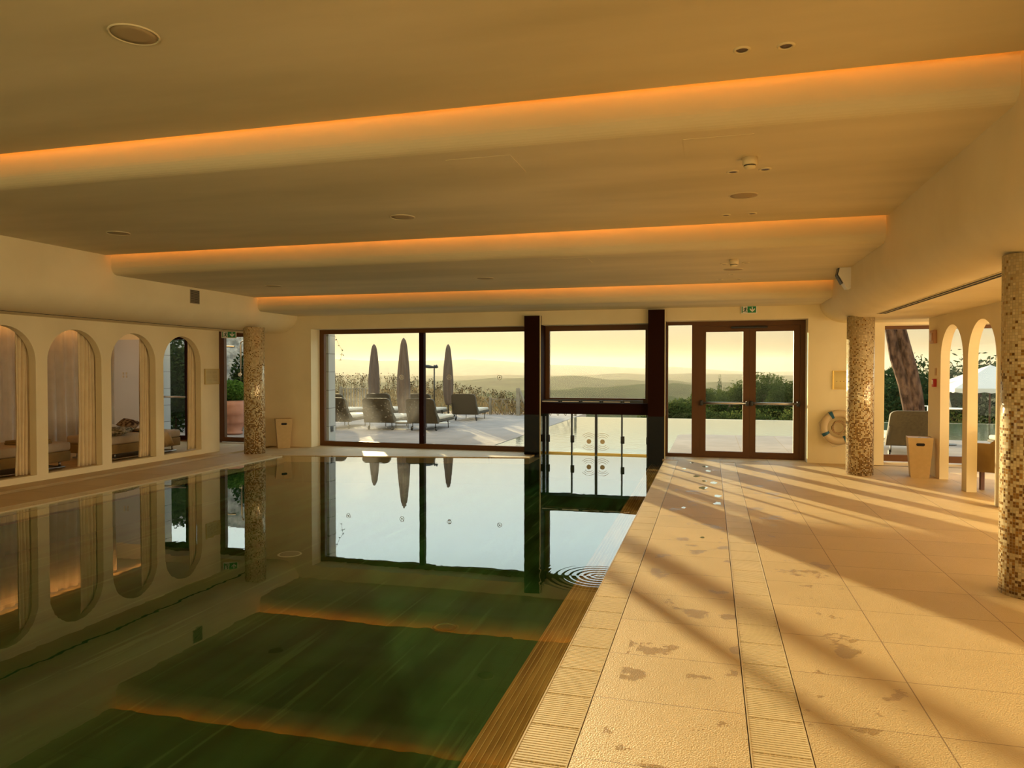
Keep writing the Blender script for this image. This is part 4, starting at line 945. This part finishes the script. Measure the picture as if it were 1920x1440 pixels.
# cream umbrella
def square_umbrella(x, y, label):
    t = empty('garden_umbrella', (x, y, -1.5), label=label, cat='umbrella'); h = 1.5; zc, ze = h+1.78, h+1.0
    a = MB(); w_ = h
    for k in range(4):
        A, B = PI/4+k*PI/2, PI/4+(k+1)*PI/2; R2 = w_*1.414
        p0 = (R2*math.cos(A), R2*math.sin(A), ze); p1 = (R2*math.cos(B), R2*math.sin(B), ze)
        a.add([(0, 0, zc), p0, p1], [(0, 1, 2)])
    o_ = a.build('canopy', noisy('cream_canvas', (.62, .55, .46), (.68, .60, .50), 2, .9), t); s_ = o_.modifiers.new('t', 'SOLIDIFY'); s_.thickness = .006
    a = MB()
    for k in range(4):
        A, B = PI/4+k*PI/2, PI/4+(k+1)*PI/2; R2 = w_*1.414; n = 14; vs = []
        for i in range(n+1):
            q = i/n; xx = R2*(math.cos(A)*(1-q)+math.cos(B)*q); yy = R2*(math.sin(A)*(1-q)+math.sin(B)*q)
            vs += [(xx, yy, ze), (xx, yy, ze-.12-.04*abs(math.sin(q*n/2*PI)))]
        a.add(vs, [(2*i, 2*i+2, 2*i+3, 2*i+1) for i in range(n)])
    o_ = a.build('valance', noisy('valance_canvas', (.58, .52, .42), (.64, .58, .46), 2, .9), t); s_ = o_.modifiers.new('t', 'SOLIDIFY'); s_.thickness = .006
    MB().cyl(0, 0, .03, 0, zc-.02, 12).build('pole', M_wood, t)
    MB().cyl(0, 0, .35, 0, .1, 24).build('base', M_iron, t)
    a = MB()
    for k in range(8): A = PI/4*k; a.tube([(0, 0, zc-.05), ((w_*1.38 if k % 2 else w_)*math.cos(A), (w_*1.38 if k % 2 else w_)*math.sin(A), ze+.01)], .01, 6)
    a.build('ribs', M_wood, t)
square_umbrella(9.25, 28.3, 'large cream garden umbrella with scalloped edge beyond the right arches')
ct = empty('closed_parasol', (5.28, 19.2, -.02), label='slim grey closed parasol at the right edge of the narrow window', cat='parasol')
MB().lathe([(.20, .75), (.15, 1.0), (.07, 1.5), (.03, 1.75)], 20).build('folded_canopy', M_uph, ct); MB().cyl(0, 0, .02, 0, 1.9, 10).build('pole', M_iron, ct)
tt = empty('round_table', (4.95, 17.6, -.02), label='round white table top beside the pine trunk', cat='table')
MB().cyl(0, 0, .32, .78, .80, 28).build('table_top', M_whitepl, tt); MB().cyl(0, 0, .02, 0, .78, 10).build('leg', M_iron, tt); MB().cyl(0, 0, .18, 0, .02, 20).build('base', M_iron, tt)
# potted plant
t = empty('potted_plant', (-11.62, 15.75, -.02), label='large terracotta pot with bright green feathery plant outside the left window', cat='potted plant')
MB().lathe([(.20, 0), (.24, .02), (.24, .07), (.21, .09), (.30, .28), (.33, .33), (.32, .36), (.37, .50), (.385, .56), (.375, .60), (.37, .74), (.33, .83), (.27, .86), (.24, .84)], 40).build('pot', M_terra, t)
a = MB(); leaves(a, 0, 0, 1.08, .40, .40, .30, 3800, .035, random.Random(3), .35); a.build('foliage', M_fern, t)
# climbers on the stone wall, left
rnd = random.Random(11)
for i, (x, y, z0, w_, h_, n, lb) in enumerate(((-13.45, 15.9, -.02, .85, 2.55, 7500, 'tall dark leafy shrub outside the far cabin door'), (-12.15, 16.95, .4, .42, 1.7, 1500, 'dark climbing plant on the stone wall behind the potted plant'), (-14.6, 16.9, -.02, .8, 2.0, 2500, 'dark leafy shrub beyond the cabin curtain'))):
    t = empty('climbing_shrub', (x, y, z0), label=lb, cat='shrub')
    a = MB(); leaves(a, 0, 0, h_/2, w_, .3, h_/2, n, .06, rnd, .15); a.build('foliage', M_leaf2, t)
    MB().tube([(0, 0, 0), (.05, 0, h_*.4), (0, 0, h_*.8)], .03, 6).build('stem', M_bark, t)
# outdoor shower pipes
t = empty('outdoor_shower', (-12.05, 16.7, -.02), label='pale copper outdoor shower pipes before the rough stone wall', cat='shower')
MB().tube([(0, 0, .8), (0, 0, 2.28), (.02, -.02, 2.36), (.10, -.05, 2.40), (.42, -.1, 2.40)], .022, 10).build('riser_pipe', M_copper, t)
MB().lathe([(.09, 0), (.09, .02), (.02, .05)], 20, M=T(.45, -.1, 2.36)).build('shower_head', M_copper, t)
MB().lathe([(.05, -.03), (.05, .03)], 16, M=T(0, -.03, 1.50, rx=PI/2)).build('valve', M_copper, t)
MB().tube([(-.62, 0, 2.55), (-.62, 0, 2.32), (-.52, 0, 2.26), (-.2, 0, 2.25)], .03, 10).build('elbow_pipe', M_copper, t)
MB().tube([(0, 0, .8), (0, .02, 0)], .022, 10).build('lower_pipe', M_copper, t)
# dried flower border
rnd = random.Random(21)
st_, hd = MB(), MB()
for _ in range(620):
    x = rnd.uniform(-15.5, -6.3); y = rnd.uniform(25.2, 26.4)
    e_ = (x+15.5)/9.2
    h = rnd.uniform(.6, 1.28)*(1.16-.70*max(0, (e_-.45)/.55))
    bx = x+rnd.uniform(-.12, .12)
    st_.tube([(x, y, -.3), ((x+bx)/2+rnd.uniform(-.03, .03), y, h*.5), (bx, y, h)], .004, 3)
    for k in range(rnd.randint(2, 5)):
        p = Vector((bx+rnd.uniform(-.09, .09), y+rnd.uniform(-.05, .05), h+rnd.uniform(-.13, .05))); s = rnd.uniform(.014, .03)
        st_.tube([(bx, y, h*.82), tuple(p)], .003, 3)
        hd.add([p+Vector(v)*s for v in ((1, 0, 0), (-1, 0, 0), (0, 1, 0), (0, -1, 0), (0, 0, .8), (0, 0, -.8))], [(0, 2, 4), (2, 1, 4), (1, 3, 4), (3, 0, 4), (2, 0, 5), (1, 2, 5), (3, 1, 5), (0, 3, 5)])
for _ in range(9000):
    x = rnd.uniform(-15.5, -6.1); y = rnd.uniform(25.2, 26.4); p = Vector((x, y, rnd.uniform(-.2, .85)*(1.15-.75*max(0, (x+11)/4.7)))) if x > -11 else Vector((x, y, rnd.uniform(-.2, .85))); d1 = Vector((rnd.gauss(0, .4), rnd.gauss(0, .4), 1)).normalized()*.06; d2 = Vector((1, 0, 0))*.010
    st_.add([p-d1, p-d2, p+d1, p+d2], [(0, 1, 2, 3)])
o = st_.build('dry_stems', M_stem); tag(o, 'dense border of tall dry flower stems behind the loungers', 'flower border', kind='stuff')
o = hd.build('dry_flower_heads', M_dry, o)
# yellow-green shrub and hanging vine
tree(-14.0, 23.6, -.02, 1.62, .5, 1500, .05, M_leaf3, 'garden_shrub', 'yellow-green shrub just right of the stone pier', 'shrub', 77, trunk=False)
vn = empty('hanging_vine', (-8.25, 14.6, 2.6), label='thin vine tendril with small leaves hanging beside the stone pier', cat='vine')
a = MB(); P_ = [(0, 0, .1), (.08, 0, -.1), (.19, 0, -.32), (.25, 0, -.45), (.33, .0, -.55), (.31, 0, -.66), (.28, 0, -.78)]
a.tube(P_, .003, 4); a.build('tendril', M_stem, vn); a = MB(); rnd = random.Random(4)
for p in P_[2:]: leaves(a, p[0], p[1], p[2], .05, .05, .03, 5, .022, rnd, .2)
a.build('leaf', M_leaf2, vn)

# terrain: slope and hazy ridges
def terrain():
    rnd = random.Random(2); na, nr = 260, 150; a0, a1 = math.radians(-62), math.radians(42)
    r0, r1 = 27.5, 24000
    def fb(x, seed, o=5):
        s = 0; am = 1
        for k in range(o): s += am*math.sin(x*(1.7**k)*1.0+seed*(k+1.3)+k*k); am *= .55
        return s/2.2
    def px(az): return 960+1359*math.tan(az+YAW)
    def interp(x, P):
        if x <= P[0][0]: return P[0][1]
        for (xa, ya), (xb, yb) in zip(P, P[1:]):
            if x <= xb: return ya+(yb-ya)*(x-xa)/(xb-xa)
        return P[-1][1]
    ridges = [(17000, [(0, 676), (640, 674), (700, 677), (800, 676), (880, 674), (960, 679), (1040, 684), (1110, 686), (1165, 689), (1210, 691), (1262, 688), (1300, 691), (1400, 696), (1920, 696)], .8, 2600, 9),
              (9500, [(0, 704), (640, 702), (800, 705), (860, 704), (930, 703), (1040, 704), (1090, 703), (1170, 700), (1210, 702), (1300, 699), (1400, 702), (1920, 704)], 1.2, 1100, 14),
              (5200, [(0, 722), (700, 716), (850, 713), (900, 711), (1000, 707), (1060, 705), (1100, 706), (1150, 711), (1210, 714), (1260, 712), (1300, 716), (1920, 722)], 2.0, 600, 20),
              (2600, [(0, 760), (850, 745), (950, 735), (1050, 730), (1120, 726), (1180, 722), (1215, 720), (1260, 717), (1300, 722), (1340, 730), (1920, 730)], 2.5, 330, 28),
              (1200, [(0, 790), (900, 775), (1100, 758), (1200, 745), (1225, 741), (1250, 742), (1300, 748), (1920, 745)], 4.0, 160, 34)]
    vs = []
    for j in range(nr+1):
        r = r0*(r1/r0)**(j/nr)
        for i in range(na+1):
            az = a0+(a1-a0)*i/na; X = px(az)
            t = min(1, max(0, (r-27)/450)); base = -3.0-95*t**.6 - 25*min(1, max(0, (r-450)/2500))+ (4*fb(r*.01+az*30, 3) if r > 200 else 0)
            h = base
            for (R, P, amp, wd, fr) in ridges:
                e_ = (694-interp(X, P)+amp*fb(az*fr*3, R*.001))/1359
                crest = 1.6+R*e_*1.0
                g_ = math.exp(-((r-R)/wd)**2)
                h = max(h, base+(crest-base)*g_+ (0 if g_ < .02 else .02*wd*fb(r/wd*2+az*60, R)*(1-g_)))
            if r > 21000: h = -160
            vs.append((r*math.sin(az), r*math.cos(az), h))
    n = na+1
    fs = [(j*n+i, j*n+i+1, (j+1)*n+i+1, (j+1)*n+i) for j in range(nr) for i in range(na)]
    a = MB(); a.add(vs, fs, smooth=True)
    return a
M_ter = noisy('wooded_hills', (.03, .042, .018), (.065, .075, .03), .006, 1, detail=8, spec=0)
struct(terrain(), 'hills', M_ter)
# morning/evening haze over the valley
hz = MB(); hz.box(-17000, 17000, 170, 20000, -250, 300)
mh = bpy.data.materials.new('valley_haze'); mh.use_nodes = True; mh.node_tree.nodes.clear()
ho = nn(mh, 'ShaderNodeOutputMaterial'); hv = nn(mh, 'ShaderNodeVolumeScatter'); hv.inputs['Color'].default_value = (.096, .080, .063, 1)
hv.inputs['Density'].default_value = 1/3000; hv.inputs['Anisotropy'].default_value = .25; lk(mh, hv.outputs[0], ho.inputs['Volume'])
o = hz.build('valley_haze', mh); tag(o, 'pale haze filling the valley between the hills', 'haze', kind='stuff')
